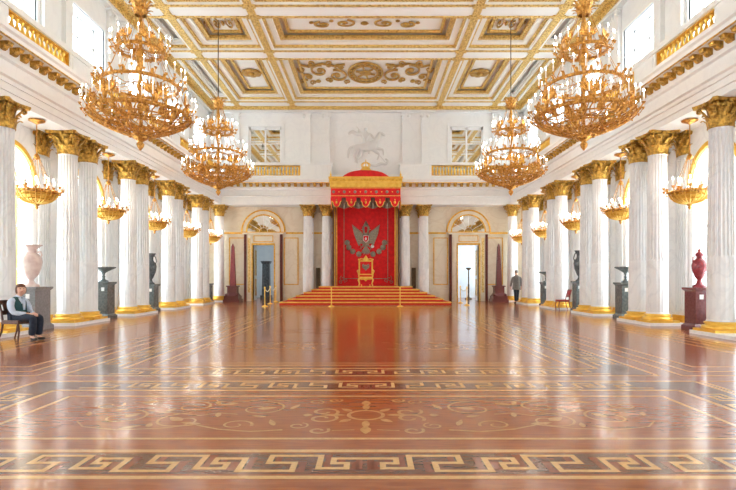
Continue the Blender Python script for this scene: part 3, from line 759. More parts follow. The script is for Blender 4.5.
def hoops(b,R0,z0,R1,z1,n,sag=0.12,r=0.008):
    for k in range(n):
        a=2*PI*(k+.5)/n
        pts=[]
        for i in range(6):
            t=i/5; R=R0+(R1-R0)*t; z=z0+(z1-z0)*t-sag*math.sin(PI*t); pts.append((R*math.cos(a),R*math.sin(a),z))
        b.tube(pts,r,4)
def big_chandelier(loc,label):
    t=thing('chandelier',label,'chandelier',loc); t.scale=(0.94,0.94,1.0); t_rings={}
    # z=0 at the lower ring
    MB().tube([(0,0,3.0),(0,0,6.225)],0.022,6).build('suspension_rod','dark_bronze',t)
    c=MB().lathe([(0.03,2.6),(0.16,2.72),(0.20,2.85),(0.13,2.92),(0.07,3.0),(0.03,3.12)],16)
    for k in range(10): add_leaf(c,2*PI*k/10,0.17,2.72,0.26,0.13,0.10)
    for k in range(10): add_leaf(c,2*PI*(k+.5)/10,0.14,2.62,0.16,0.11,0.12)
    c.build('crown','gold_lamp',t)
    st=MB().lathe([(0.02,-0.62),(0.05,-0.5),(0.08,-0.42),(0.05,-0.3),(0.03,-0.1),(0.07,0.1),(0.10,0.22),(0.045,0.36),(0.03,0.55),(0.10,0.75),(0.06,0.95),(0.03,1.1),(0.10,1.4),(0.14,1.6),(0.06,1.8),(0.04,2.1),(0.09,2.3),(0.04,2.6)],12)
    st.build('stem','gold_lamp',t)
    ch=MB(); hoops(ch,0.15,2.72,0.60,1.72,10,0.10); hoops(ch,0.60,1.66,1.02,0.82,10,0.10); hoops(ch,1.02,0.74,1.28,0.1,12,0.05)
    ch.build('chains','gold_lamp',t)
    for R,z,h,nb,na,arm,nm in ((0.60,1.68,0.06,12,18,ARM_S,'upper_ring'),(1.0,0.78,0.06,18,26,ARM_M,'middle_ring'),(1.27,0.0,0.08,24,36,ARM_L,'lower_ring')):
        rg=put(nm,ring_mesh(R,h,nb),t,(0,0,z)); t_rings[nm]=rg
        for k in range(na):
            a=2*PI*(k+.5)/na; dz=0.0 if k%2 else 0.07
            put('candle_arm',arm,rg,(R*math.cos(a),R*math.sin(a),dz),a)
            
        ne={0.60:6,1.0:0,1.27:6}[R]
        for k in range(ne):
            a=2*PI*k/ne+0.2; put('eagle',EAGLE,rg,((R-0.02)*math.cos(a),(R-0.02)*math.sin(a),0.03),a,(1.25,1.25,1.25) if R>1 else (0.85,0.85,0.85))
        # inner candles standing on scrolls
    for par,R_,z0,z1,rr in ((t_rings['lower_ring'],1.26,0.0,-0.06,0.016),(t_rings['middle_ring'],1.0,0.09,-0.06,0.010),(t_rings['upper_ring'],0.6,0.07,-0.05,0.010)):
        sm=MB().tube([(0.06,0,z0),(R_*0.5,0,z1),(R_,0,0)],rr,4).mesh('spoke','gold_lamp')
        for k in range(12): put('spoke',sm,par,(0,0,0),2*PI*k/12+0.1)
    bk=MB()
    n=36
    for k in range(n):
        a=2*PI*k/n; pts=[];rr=[]
        for i in range(9):
            u=i/8; R=1.27*(1-u)**0.75+0.1; z=-0.05-0.52*u**0.8; wob=0.10*math.sin(u*9+k*PI)
            pts.append((R*math.cos(a+wob*0.6),R*math.sin(a+wob*0.6),z)); rr.append(0.019-0.006*u)
        bk.tube(pts,rr,5)
    for R,z,r in ((1.12,-0.16,0.022),(0.86,-0.30,0.022),(0.55,-0.43,0.022),(0.28,-0.54,0.022)):
        bk.tube([(R*math.cos(2*PI*i/36),R*math.sin(2*PI*i/36),z) for i in range(36)],r,5,closed=True)
        for k in range(18 if R>0.5 else 8):
            a=2*PI*k/(18 if R>0.5 else 8); bk.ball((R*math.cos(a),R*math.sin(a),z),(0.07,0.07,0.05),6,4)
    for k in range(18): add_leaf(bk,2*PI*k/18,1.14,-0.20,0.2,0.17,0.10)
    bk.build('basket','gold_lamp',t)
    MB().lathe([(0.20,-0.52),(0.22,-0.6),(0.12,-0.66),(0.06,-0.70),(0.11,-0.76),(0.08,-0.84),(0.02,-0.92)],14).build('pendant','gold_lamp',t)
    return t
CHY=(13.65,21.15); CHX=5.82; CHF=5.95
big=big_chandelier((-CHX,CHY[0],5.62),'three-tiered gilded chandelier hanging on the seated woman\'s side, level with the pale pink urn')
for x,y,lb in ((-CHF,CHY[1],'three-tiered gilded chandelier on the seated woman\'s side, closer to the throne wall'),(CHX,CHY[0],'three-tiered gilded chandelier on the red chair\'s side, level with the red lidded urn'),(CHF,CHY[1],'three-tiered gilded chandelier on the red chair\'s side, closer to the throne wall')):
    c=copy_tree(big); c.location=(x,y,5.62); c['label']=lb; c.rotation_euler.z=0.13*(x>0)+0.07*(y>20)
def bay_chandelier(loc,label):
    t=thing('hanging_lamp',label,'chandelier',loc)      # z=0 at the ring
    MB().lathe([(0.02,1.78),(0.05,1.80),(0.19,1.86),(0.20,1.885),(0.02,1.90)],16).build('ceiling_rose','gold_lamp',t)
    MB().tube([(0,0,0.95),(0,0,1.8)],0.014,5).build('chain','gold_lamp',t)
    c=MB().lathe([(0.02,0.85),(0.08,0.9),(0.06,0.97),(0.02,1.02)],10)
    hoops(c,0.06,0.92,0.42,0.02,8,0.06,0.008); c.build('hanger','gold_lamp',t)
    rg=put('rim',RIM_S,t)
    b=MB()
    for k in range(24):
        a=2*PI*k/24; pts=[]
        for i in range(7):
            u=i/6; R=0.46*math.cos(u*PI/2*0.95)+0.02; pts.append((R*math.cos(a),R*math.sin(a),-0.30*math.sin(u*PI/2)))
        b.tube(pts,0.016,4)
    for R,z in ((0.43,-0.10),(0.34,-0.2),(0.2,-0.27)): b.tube([(R*math.cos(2*PI*i/24),R*math.sin(2*PI*i/24),z) for i in range(24)],0.02,4,closed=True)
    b.lathe([(0.45,-0.02),(0.38,-0.15),(0.25,-0.24),(0.08,-0.29)],20,caps=False)
    b.build('bowl','gold_bright',t)
    MB().lathe([(0.09,-0.28),(0.06,-0.34),(0.03,-0.37),(0.045,-0.40),(0.01,-0.45)],10).build('pendant','gold_lamp',t)
    for k in range(18):
        a=2*PI*k/18; put('candle_arm',ARM_B,rg,(0.46*math.cos(a),0.46*math.sin(a),0.0 if k%2 else 0.06),a)
    for k in range(6):
        a=2*PI*k/6; put('candle_arm',ARM_B,rg,(0.16*math.cos(a),0.16*math.sin(a),0.08),a)
    return t
RIM_S=ring_mesh(0.46,0.06,16,False)
BL=None
for s in (-1,1):
    for k,y in enumerate(BAYS):
        lb='gilded bowl lamp with white candles hanging '+[['above the pale pink urn','above the grey tazza, seated woman\'s side','above the dark urn, seated woman\'s side','second from the throne wall, seated woman\'s side','by the corner column, seated woman\'s side'],
            ['above the red lidded urn','above the tall grey tazza, red chair\'s side','above the dark urn behind the red chair','above the small dark tazza','above the walking man']][0 if s<0 else 1][k]
        if BL is None: BL=bay_chandelier((s*XC-0.04,y,3.6),lb)
        else:
            c=copy_tree(BL); c.location=(s*XC-0.04 if s<0 else 8.6,y,3.6); c['label']=lb

# ------------------------------------------------------------------ doors of the throne wall and the rooms beyond
for s in (-1,1):
    who='seated woman\'s side' if s<0 else 'walking man\'s side'
    d=thing('door_%d'%(1 if s<0 else 2),'open doorway with gilt cream surround and arched mirror above, '+who,'door',(s*DOORX,YB,0),0,None,'structure')
    for q in (-1,1):
        def bx(a,c,*r): return MB().box(min(q*a,q*c),max(q*a,q*c),*r)
        bx(0.66,0.98,-0.10,0,0,3.9).build('door_casing','marble_warm',d)
        bx(0.62,0.69,-0.14,0.28,0,3.36).build('casing_moulding','gold',d)
        bx(0.76,0.90,-0.12,-0.10,0.5,3.7).build('casing_panel','gold_relief' if q*s>0 else 'marble_warm',d)
        bx(0.98,1.12,-0.16,0,0,3.93).build('dark_jamb','green_curtain',d)
        lf=bx(0.60,0.66,0.30,0.95,0.02,3.26).build('door_leaf','frame_white',d)
        for z0,z1 in ((0.3,1.3),(1.5,3.0)): bx(0.585,0.60,0.40,0.85,z0,z1).build('leaf_panel','gold_relief',lf)
    MB().box(-0.69,0.69,-0.14,0.0,3.28,3.38).build('casing_moulding','gold',d)
    MB().box(-0.66,0.66,-0.06,0,3.38,3.9).build('overdoor','marble_warm',d)
    gold_frame(0,3.46,3.84,1.15,d,-0.06,0.04)
    MB().box(-1.2,1.2,-0.20,0,3.9,4.0).build('door_cornice','marble_warm',d); MB().box(-1.22,1.22,-0.22,0,4.0,4.05).build('cornice_moulding','gold',d)
    k=24
    MB().prism([(0.98*math.cos(PI*i/k),4.05+0.98*math.sin(PI*i/k)) for i in range(k+1)],-0.04,-0.01,'y').build('lunette_mirror','mirror',d)
    for r0,r1,p,m in ((0.96,1.03,0.09,'gold'),(1.03,1.22,0.06,'marble_warm'),(1.22,1.30,0.12,'gold')):
        ab=MB()
        for i in range(k):
            A=PI*i/k; B=PI*(i+1)/k
            ab.prism([(r0*math.cos(A),4.05+r0*math.sin(A)),(r1*math.cos(A),4.05+r1*math.sin(A)),(r1*math.cos(B),4.05+r1*math.sin(B)),(r0*math.cos(B),4.05+r0*math.sin(B))],-p,0,'y')
        ab.build('archivolt',m,d)
    lb=MB()
    for i in range(1,6): A=PI*i/6; lb.tube([(0.25*math.cos(A),-0.045,4.05+0.25*math.sin(A)),(0.97*math.cos(A),-0.045,4.05+0.97*math.sin(A))],0.012,4)
    lb.tube([(0.25*math.cos(PI*i/12),-0.045,4.05+0.25*math.sin(PI*i/12)) for i in range(13)],0.012,4)
    lb.build('glazing_bars','frame_white',d)
    # room beyond
    x0,x1=sorted((s*3.6,s*8.6))
    r=MB().box(x0,x1,36,36.1,0,5).box(x0-0.1,x0,30.85,36.1,0,5).box(x1,x1+0.1,30.85,36.1,0,5).box(x0,x1,30.82,36,5,5.1)
    r.box(x0,s*DOORX-0.7,30.8,30.85,0,5).box(s*DOORX+0.7,x1,30.8,30.85,0,5).box(s*DOORX-0.7,s*DOORX+0.7,30.8,30.85,3.28,5)
    r=r.build('wall_anteroom_'+('left' if s<0 else 'right'),'wall_blue'); tag(r,'pale blue room seen through the doorway, '+who,'wall',kind='structure')
    f=MB().box(x0,x1,YB+0.4,36,-0.1,0).build('floor_anteroom_'+('left' if s<0 else 'right'),'floor_wood'); tag(f,'wooden floor of the room beyond the doorway, '+who,'floor',kind='structure')
    w=MB().box(s*8.55-0.02,s*8.55+0.02,32.2,33.6 if s<0 else 35.2,0.8,3.2 if s<0 else 4.2).build('window_%d'%(60+s),'pane'); tag(w,'added glowing pane lighting the room beyond the doorway, '+who,'window',kind='structure')  # unseen emissive pane added on the side wall to light this room
t=thing('tall_stove','dark tall pedestal with flared top inside the room past the doorway','pedestal',(-6.38,33.2,0))
MB().box(-0.32,0.32,-0.32,0.32,0,0.25).build('base','dark_jasper',t); MB().taper(0,0,0.25,2.25,0.48,0.48,0.42,0.42).build('body','dark_jasper',t)
MB().taper(0,0,2.25,2.42,0.46,0.46,0.62,0.62).build('cap','dark_jasper',t)
t=thing('candle_stand','dark slender stand inside the bright room past the doorway','stand',(6.5,33.0,0))
MB().lathe([(0.24,0),(0.24,0.05),(0.07,0.14),(0.05,0.3)],12).build('foot','dark_bronze',t); MB().lathe([(0.045,0.3),(0.06,0.9),(0.04,1.0),(0.045,1.85)],10).build('pole','dark_bronze',t); MB().lathe([(0.05,1.85),(0.16,1.93),(0.17,2.0)],12).build('top','dark_bronze',t)

# ------------------------------------------------------------------ dais, canopy, throne
t=thing('throne_dais','red carpeted stepped dais with gold step edges under the throne','dais',(0,26.0,0))
for k in range(6):
    hx=4.3-0.36*k; y0=0.36*k; z0,z1=0.15*k,0.15*(k+1)
    st=MB().box(-hx,hx,y0,3.3,z0,z1).build('step','red_carpet',t)
    e=MB().box(-hx-0.012,hx+0.012,y0-0.012,y0+0.05,z1-0.05,z1+0.006)
    e.box(-hx-0.012,-hx+0.05,y0,3.3,z1-0.05,z1+0.006).box(hx-0.05,hx+0.012,y0,3.3,z1-0.05,z1+0.006); e.build('gold_edge','gold_bright',st)
MB().box(-1.78,1.78,3.3,4.15,0,0.9).build('platform','red_carpet',t)

t=thing('throne_canopy','red velvet canopy with gold cornice, scalloped valance and crowned dome','canopy',(0,28.2,0))
CW=1.92; CD=1.3
gc=MB()
def ringprof(b,prof,hx,y0,y1):
    for (p,z0,z1) in prof:
        b.box(-hx-p,hx+p,y0-p,y0+0.08,z0,z1); b.box(-hx-p,-hx+0.08,y0+0.08,y1,z0,z1); b.box(hx-0.08,hx+p,y0+0.08,y1,z0,z1)
ringprof(gc,[(0.02,6.28,6.55),(0.06,6.55,6.60),(0.09,6.74,6.84)],CW,0,CD); gc.build('gold_cornice','gold_bright',t)
gc=MB(); ringprof(gc,[(0.05,6.60,6.74)],CW,0,CD); gc.build('cornice_frieze','gold',t)
MB().box(-CW,CW,0.0,CD,6.70,6.78).build('tester','red_cloth',t)
rb=MB(); ringprof(rb,[(0.0,5.72,6.28)],CW-0.03,0.03,CD); band=rb.build('red_band','red_cloth',t)
tr1=MB(); ringprof(tr1,[(0.012,6.22,6.26),(0.012,5.80,5.83)],CW-0.03,0.03,CD); tr1.build('band_braid','gold_bright',band)
for k in range(13):
    x=-1.74+k*0.29; b=MB(); b.T=Matrix.Translation((x,0.02,6.03))@Matrix.Rotation(PI/2,4,'X')
    b.lathe([(0.01,-0.012),(0.085 if k%2==0 else 0.035,-0.012),(0.07 if k%2==0 else 0.03,0.012),(0.01,0.014)],10); b.build('band_rosette','silver_thread' if k%2==0 else 'gold_bright',band)
def lobe(wd,h):
    pts=[(-wd/2,0),(wd/2,0),(wd/2,-h*0.38)]
    pts+=[(wd*0.36,-h*0.5),(wd*0.34,-h*0.66),(wd*0.22,-h*0.86),(0,-h),(-wd*0.22,-h*0.86),(-wd*0.34,-h*0.66),(-wd*0.36,-h*0.5),(-wd/2,-h*0.38)]
    return pts
def valance(x,y,rz,wd):
    pts=lobe(wd,0.56)
    o=MB().prism(pts,-0.02,0.02,'y').build('valance_lobe','red_cloth',t,(x,y,5.74),rz)
    MB().tube([(a,-0.025,c) for a,c in pts[2:]],0.022,5).build('lobe_braid','gold_bright',o)
    MB().ball((0,-0.02,-0.28),(0.06,0.02,0.09),6,4).ball((0,-0.02,-0.14),(0.035,0.02,0.035),6,4).build('lobe_motif','gold_bright',o)
for k in range(5): valance(-1.56+k*0.78 if k not in(0,4) else (-1.58 if k==0 else 1.58),0.0,0,0.56)
for s in (-1,1):
    for k in range(2): valance(s*(CW-0.03),0.36+k*0.6,-s*PI/2 if s<0 else PI/2,0.5)
dr=MB(); n=70; vs=[];
for i in range(n+1):
    x=-1.84+3.68*i/n; ph=abs(((x+1.56)/0.78)%1.0-0.5)*2
    zb=5.30-0.16*(1-ph)**0.7 if False else 5.28-0.14*math.sin(PI*(((x+1.56)/0.78)%1.0)); yy=0.16+0.05*math.sin(i*1.9)
    vs+= [(x,yy,5.78),(x,yy+0.02,zb)]
dr.add(vs,[(2*i,2*i+1,2*i+3,2*i+2) for i in range(n)],True); dr.build('inner_drape','drape_grey',t)
for k in range(4): MB().lathe([(0.01,5.42),(0.03,5.38),(0.045,5.28),(0.05,5.12)],8,(-1.17+k*0.78,0.02,0)).build('tassel','silver_thread',t)
dome=MB(); prof=[(1.42,6.82),(1.36,6.86),(1.18,7.0),(0.95,7.14),(0.72,7.22),(0.50,7.27),(0.34,7.30)]
vs=[];n=40
for r,z in prof:
    for k in range(n):
        a=2*PI*k/n; c,s_=math.cos(a),math.sin(a); q=(abs(c)**5+abs(s_)**5)**(-1/5); vs.append((r*c*q,0.62+r*0.45*s_*q,z))
dome.add(vs,[(i*n+k,i*n+(k+1)%n,(i+1)*n+(k+1)%n,(i+1)*n+k) for i in range(len(prof)-1) for k in range(n)],True); dome.add(vs[-n:],[tuple(range(n))]); dome.build('dome','red_cloth',t)
cr=MB().lathe([(0.30,7.28),(0.30,7.36),(0.26,7.38),(0.24,7.44),(0.20,7.50)],16,(0,0.62,0))
for k in range(8):
    a=2*PI*k/8; cr.tube([((0.22+0.03*math.sin(PI*i/6))*math.cos(a)*(1-(i/6)**3*0.9),0.62+(0.22+0.03*math.sin(PI*i/6))*math.sin(a)*(1-(i/6)**3*0.9),7.5+0.24*math.sin(i/6*PI/2)) for i in range(7)],0.028,5)
cr.ball((0,0.62,7.78),0.05,8,5); cr.box(-0.012,0.012,0.61,0.63,7.82,7.92).box(-0.04,0.04,0.61,0.63,7.86,7.88); cr.build('crown_finial','gold_bright',t)
for s in (-1,1):
    MB().lathe([(0.06,6.84),(0.04,6.9),(0.055,6.96),(0.02,7.04),(0.005,7.18)],8,(s*1.9,0.05,0)).build('corner_finial','gold_bright',t)
    MB().box(s*1.80-0.03,s*1.80+0.03,1.72,1.80,0.9,5.5).build('canopy_post','gold_bright',t)
    c=MB(); vs=[]
    for i in range(13):
        y=1.3+0.48*i/12; vs+=[(s*(1.87+0.02*math.sin(i*2.1)),y,0.9),(s*(1.87+0.02*math.sin(i*2.1)),y,5.6)]
    c.add(vs,[(2*i,2*i+1,2*i+3,2*i+2) for i in range(12)],True); c.build('side_curtain','green_curtain',t)
# embroidered cloth
t=thing('throne_cloth','red cloth backdrop embroidered with a silver crowned double-headed eagle','backdrop',(0,30.2,0.9))
cl=MB().box(-1.76,1.76,0,0.05,0.0,4.75).build('cloth','red_cloth',t)
for s in (-1,1):
    MB().box(s*1.70-0.03,s*1.70+0.03,-0.012,0,0.02,4.7).build('gold_border','gold_bright',cl)
    MB().box(s*1.27-0.018,s*1.27+0.018,-0.012,0,0.35,4.5).build('inner_braid','silver_thread',cl)
    b=MB(); 
    for rr,cx,cz,tn in ((0.16,1.36,0.42,1.2),(0.12,1.16,0.30,-1.2),(0.10,1.46,0.22,1.2)):
        b.tube([(s*p[0],-0.015,p[1]) for p in spiral(cx,cz,0.03,rr,0,tn)],0.016,5)
    b.build('corner_scroll','silver_thread',cl)
MB().box(-1.27,1.27,-0.012,0,0.40,0.43).build('inner_braid','silver_thread',cl)
body=MB(); ZE=3.65-0.9-0.1     # body centre above the cloth foot
body.ball((0,0,ZE),(0.24,0.05,0.42),10,8)
for s in (-1,1):
    body.tube([(s*0.08,0,ZE+0.3),(s*0.13,0,ZE+0.48),(s*0.12,0,ZE+0.6)],[0.09,0.06,0.05],6); body.ball((s*0.15,0,ZE+0.62),(0.085,0.04,0.065),7,5); body.tube([(s*0.2,0,ZE+0.63),(s*0.31,0,ZE+0.58)],[0.03,0.006],5)
    body.tube([(s*0.12,0,ZE-0.3),(s*0.28,0,ZE-0.45)],[0.06,0.03],5)
    for k in range(3): body.tube([(s*0.28,0,ZE-0.45),(s*(0.36-0.05*k),0,ZE-0.45-0.05-0.04*k)],[0.02,0.006],4)
for k in range(5):
    a=-PI/2+(k-2)*0.26; body.tube([(0,0,ZE-0.35),(0.35*math.cos(a),0,ZE-0.35+0.35*math.sin(a)),(0.5*math.cos(a),0,ZE-0.35+0.5*math.sin(a))],[0.05,0.075,0.02],5)
body.build('eagle_body','silver_thread',cl,(0,-0.02,0))
for s in (-1,1):
    w=MB()
    for k in range(9):
        x0,z0=0.12+0.035*k,ZE+0.16-0.06*k; x1,z1=0.30+0.062*k,ZE+0.52+0.048*k
        w.tube([(s*x0,0,z0),(s*(x0*0.45+x1*0.55+0.03),0,z0*0.45+z1*0.55),(s*x1,0,z1)],[0.045,0.058,0.018],5)
    for k in range(5): w.tube([(s*0.15,0,ZE+0.30-0.12*k),(s*(0.34+0.035*k),0,ZE+0.34-0.12*k)],[0.06,0.045],5)
    w.build('eagle_wing','silver_thread',cl,(0,-0.02,0))
sh2=MB(); sh2.prism([(-0.15,0.2),(0.15,0.2),(0.15,-0.05),(0.0,-0.2),(-0.15,-0.05)],-0.085,-0.05,'y'); sh2.build('eagle_shield','red_cloth',cl,(0,0,ZE+0.05))
MB().tube([(-0.15,-0.09,0.2),(0.15,-0.09,0.2),(0.15,-0.09,-0.05),(0,-0.09,-0.2),(-0.15,-0.09,-0.05)],0.018,4,closed=True).ball((0,-0.09,0.02),(0.06,0.015,0.09),6,4).build('shield_rim','paper',cl,(0,0,ZE+0.05))
for x,z,sc in ((0,ZE+0.82,1.5),(-0.15,ZE+0.70,0.8),(0.15,ZE+0.70,0.8)):
    c=MB()
    for k in range(5):
        a=PI*(0.15+0.7*k/4); c.tube([(0,0,0),(0.10*math.cos(a),0,0.10*math.sin(a)),(0.07*math.cos(a),0,0.15*math.sin(a))],0.018,4)
    c.box(-0.07,0.07,-0.015,0.015,-0.03,0.01).ball((0,0,0.17),0.025,6,4); o=c.build('eagle_crown','silver_thread',cl,(x,-0.03,z)); o.scale=(sc,1,sc)
MB().tube([(-0.5,0,ZE+0.05),(-0.28,0,ZE-0.42)],0.02,5).build('sceptre','silver_thread',cl,(0,-0.02,0)); MB().ball((0.38,0,ZE-0.36),(0.10,0.03,0.10),8,6).build('orb','paper',cl,(0,-0.02,0))
for k in range(9):
    a=PI+PI*(k+0.0)/8; x=1.08*math.cos(a); z=ZE-0.15+0.72*math.sin(a)
    if k==4: continue
    c=MB(); c.ball((0,0,0),(0.16,0.02,0.17),8,6); c.ball((0,-0.015,0),(0.09,0.02,0.10),8,6); c.build('chain_medallion','silver_thread',cl,(x,-0.015,z))

t=thing('throne_chair','gilded throne with red upholstery and carved crest on the dais','throne',(0,28.75,0.9))
MB().box(-0.38,0.38,-0.34,0.30,0.42,0.52).build('seat_frame','gold_bright',t); MB().box(-0.34,0.34,-0.32,0.26,0.52,0.60).build('seat_cushion','red_cloth',t)
bk=MB(); 
for s in (-1,1): bk.box(min(s*0.32,s*0.40),max(s*0.32,s*0.40),0.24,0.32,0.5,1.42)
bk.box(-0.40,0.40,0.24,0.32,1.36,1.44).box(-0.4,0.4,0.24,0.32,0.62,0.68); bk.build('back_frame','gold_bright',t)
MB().box(-0.33,0.33,0.26,0.31,0.66,1.38).build('back_cushion','red_cloth',t)
e=MB().ball((0,0.25,1.03),(0.08,0.02,0.17),7,5)
for s in (-1,1):
    for k in range(3): e.tube([(s*0.04,0.25,0.95+0.06*k),(s*(0.16-0.02*k),0.25,1.05+0.07*k),(s*(0.2-0.03*k),0.25,1.2+0.02*k)],[0.03,0.035,0.01],4)
e.build('back_emblem','silver_thread',t)
c=MB().lathe([(0.14,1.44),(0.16,1.5),(0.10,1.58),(0.05,1.66),(0.03,1.7)],10,(0,0.28,0),sy=0.5)
for s in (-1,1): c.tube([(s*0.40,0.28,1.44),(s*0.28,0.28,1.52),(s*0.12,0.28,1.5)],[0.04,0.04,0.03],5); c.ball((s*0.38,0.28,1.48),0.055,7,5)
c.build('crest','gold_bright',t)
for s in (-1,1):
    a=MB().tube([(s*0.38,0.26,0.92),(s*0.44,0.0,0.86),(s*0.46,-0.26,0.84),(s*0.44,-0.32,0.78)],0.035,6).tube([(s*0.44,-0.26,0.84),(s*0.40,-0.2,0.66),(s*0.38,-0.24,0.5)],0.03,6); a.build('armrest','gold_bright',t)
    for y in (-0.28,0.24):
        MB().tube([(s*0.33,y,0.46),(s*0.40,y-0.02,0.34),(s*0.34,y,0.15),(s*0.38,y-0.03,0.03)],[0.055,0.05,0.03,0.04],6).build('leg','gold_bright',t)
MB().prism([(-0.33,0.43),(0.33,0.43),(0.26,0.34),(0.1,0.36),(0,0.26),(-0.1,0.36),(-0.26,0.34)],-0.36,-0.33,'y').build('apron','gold',t)
o=thing('footstool','red cushioned gilded footstool before the throne','footstool',(0,28.28,0.902))
MB().box(-0.26,0.26,-0.08,0.08,0.10,0.2).build('cushion','red_cloth',o)
for sx in(-1,1):
    for sy in (-1,1): MB().box(sx*0.23-0.025,sx*0.23+0.025,sy*0.06-0.02,sy*0.06+0.02,0,0.10).build('leg','gold_bright',o)

# ------------------------------------------------------------------ stanchions and ropes
def stanchion(x,y,label,group=None):
    t=thing('stanchion',label,'stanchion',(x,y,0),0,group)
    MB().lathe([(0.15,0),(0.15,0.02),(0.10,0.04),(0.04,0.06),(0.025,0.09)],16).build('foot','gold_bright',t)
    MB().lathe([(0.022,0.06),(0.022,0.82)],8).build('post','gold_bright',t)
    MB().lathe([(0.022,0.80),(0.04,0.83),(0.03,0.87),(0.04,0.91),(0.0,0.95)],10).build('knob','gold_bright',t)
stanchion(-1.6,24.6,'brass rope stanchion before the dais, on the seated woman\'s side of the throne'); stanchion(1.65,24.6,'brass rope stanchion before the dais, on the walking man\'s side of the throne')
SL=[(-4.75,24.6),(-4.95,27.0),(-5.05,29.2)]; SR=[(5.0,25.6),(5.1,28.0)]
for i,(x,y) in enumerate(SL): stanchion(x,y,'brass rope stanchion by the doorway on the seated woman\'s side, '+['farthest from the wall','in the middle of three','closest to the wall'][i])
for i,(x,y) in enumerate(SR): stanchion(x,y,'brass rope stanchion by the doorway on the walking man\'s side, '+['farther from the wall','closer to the wall'][i])
def rope(a,c,label):
    pts=[(a[0]+(c[0]-a[0])*i/10,a[1]+(c[1]-a[1])*i/10,0.84-0.16*math.sin(PI*i/10)) for i in range(11)]
    o=MB().tube(pts,0.02,6).build('barrier_rope','rope_white'); tag(o,label,'rope')
rope(SL[0],SL[1],'pale rope between outer and middle stanchions, seated woman\'s side'); rope(SL[1],SL[2],'pale rope between middle and wall stanchions, seated woman\'s side'); rope(SR[0],SR[1],'pale rope between two stanchions, walking man\'s side')

# ------------------------------------------------------------------ vases, pedestals, obelisks
def pedestal(x,y,w,h,m,label,card=True):
    t=thing('pedestal',label,'pedestal',(x,y,0))
    MB().box(-w/2-0.06,w/2+0.06,-w/2-0.06,w/2+0.06,0,0.10).taper(0,0,0.10,0.16,w+0.1,w+0.1,w,w).build('base',m,t)
    MB().box(-w/2,w/2,-w/2,w/2,0.14,h-0.10).build('shaft_block',m,t)
    MB().taper(0,0,h-0.10,h-0.05,w,w,w+0.09,w+0.09).box(-w/2-0.05,w/2+0.05,-w/2-0.05,w/2+0.05,h-0.05,h).build('cap',m,t)
    if card: MB().box(-0.05,0.05,-w/2-0.006,-w/2,h-0.30,h-0.18).build('label_card','paper',t,(w*0.2*(1 if x<0 else -1),0,0))
    return t
def vase(name,x,y,z,parts,label,cat='vase'):
    t=thing(name,label,cat,(x,y,z))
    for nm,prof,m in parts: MB().lathe(prof,28).build(nm,m,t)
    return t
VX=8.70; VR=8.85
pedestal(-VX,BAYS[0],0.64,1.12,'grey_granite','grey granite pedestal under the pale pink urn')
u=vase('urn',-VX,BAYS[0],1.12,[('foot',[(0.20,0),(0.20,0.05),(0.13,0.08),(0.07,0.16),(0.08,0.20)],'pink_stone'),('body',[(0.08,0.20),(0.17,0.30),(0.245,0.48),(0.27,0.64),(0.255,0.76),(0.19,0.85),(0.13,0.90)],'pink_stone'),('neck',[(0.13,0.90),(0.14,0.98),(0.22,1.06),(0.27,1.08),(0.27,1.10),(0.20,1.10)],'pink_stone')],'large pale pink stone urn with flared rim on grey pedestal')
for s in(-1,1): MB().tube([(s*0.15,0,0.90),(s*0.26,0,0.92),(s*0.29,0,0.82),(s*0.24,0,0.76)],0.022,6).build('handle','pink_stone',u)
TAZ=[('foot',[(0.15,0),(0.15,0.04),(0.06,0.08)],'green_jasper'),('stem',[(0.06,0.08),(0.04,0.14),(0.06,0.17),(0.035,0.22),(0.06,0.30)],'green_jasper'),('bowl',[(0.06,0.30),(0.16,0.36),(0.28,0.42),(0.37,0.46),(0.39,0.49),(0.36,0.50),(0.25,0.46),(0.05,0.42)],'green_jasper')]
pedestal(-VX,BAYS[1],0.50,1.22,'green_jasper','dark grey-green pedestal under the shallow tazza, seated woman\'s side')
vase('tazza',-VX,BAYS[1],1.22,TAZ,'shallow wide dark stone tazza on pedestal, seated woman\'s side')
DURN=[('foot',[(0.15,0),(0.15,0.05),(0.09,0.08),(0.05,0.18)],'dark_jasper'),('body',[(0.05,0.18),(0.10,0.26),(0.20,0.50),(0.235,0.72),(0.21,0.84),(0.13,0.92)],'dark_jasper'),('neck',[(0.13,0.92),(0.10,1.0),(0.11,1.1),(0.19,1.22),(0.20,1.25),(0.14,1.25)],'dark_jasper')]
def durn(x,y,z,label):
    u=vase('urn',x,y,z,DURN,label)
    for s in (-1,1): MB().tube([(s*0.14,0,1.16),(s*0.20,0,1.08),(s*0.24,0,0.92),(s*0.20,0,0.84)],0.022,6).build('handle','dark_jasper',u)
pedestal(-VX,BAYS[2],0.46,1.10,'green_jasper','dark grey-green pedestal under the tall dark urn, seated woman\'s side')
durn(-VX,BAYS[2],1.10,'tall dark stone urn with flared neck, seated woman\'s side')
pedestal(-VX+0.04,BAYS[4]-0.1,0.40,1.05,'dark_jasper','narrow dark pedestal near the corner, seated woman\'s side',False)
pedestal(VR,BAYS[0],0.48,1.10,'dark_porphyry','dark red porphyry pedestal under the red lidded urn')
u=vase('urn',VR,BAYS[0],1.10,[('foot',[(0.16,0),(0.16,0.05),(0.08,0.09),(0.045,0.20)],'red_porphyry'),('body',[(0.045,0.20),(0.10,0.27),(0.17,0.45),(0.185,0.58),(0.15,0.70),(0.08,0.76)],'red_porphyry'),('neck',[(0.08,0.76),(0.065,0.82),(0.09,0.85)],'red_porphyry'),('lid',[(0.10,0.85),(0.10,0.87),(0.06,0.92),(0.03,0.94),(0.04,0.98),(0.0,1.03)],'red_porphyry')],'slender red porphyry lidded urn on dark red pedestal')
for s in(-1,1): MB().tube([(s*0.06,0,0.84),(s*0.16,0,0.80),(s*0.17,0,0.66)],0.016,6).build('handle','red_porphyry',u)
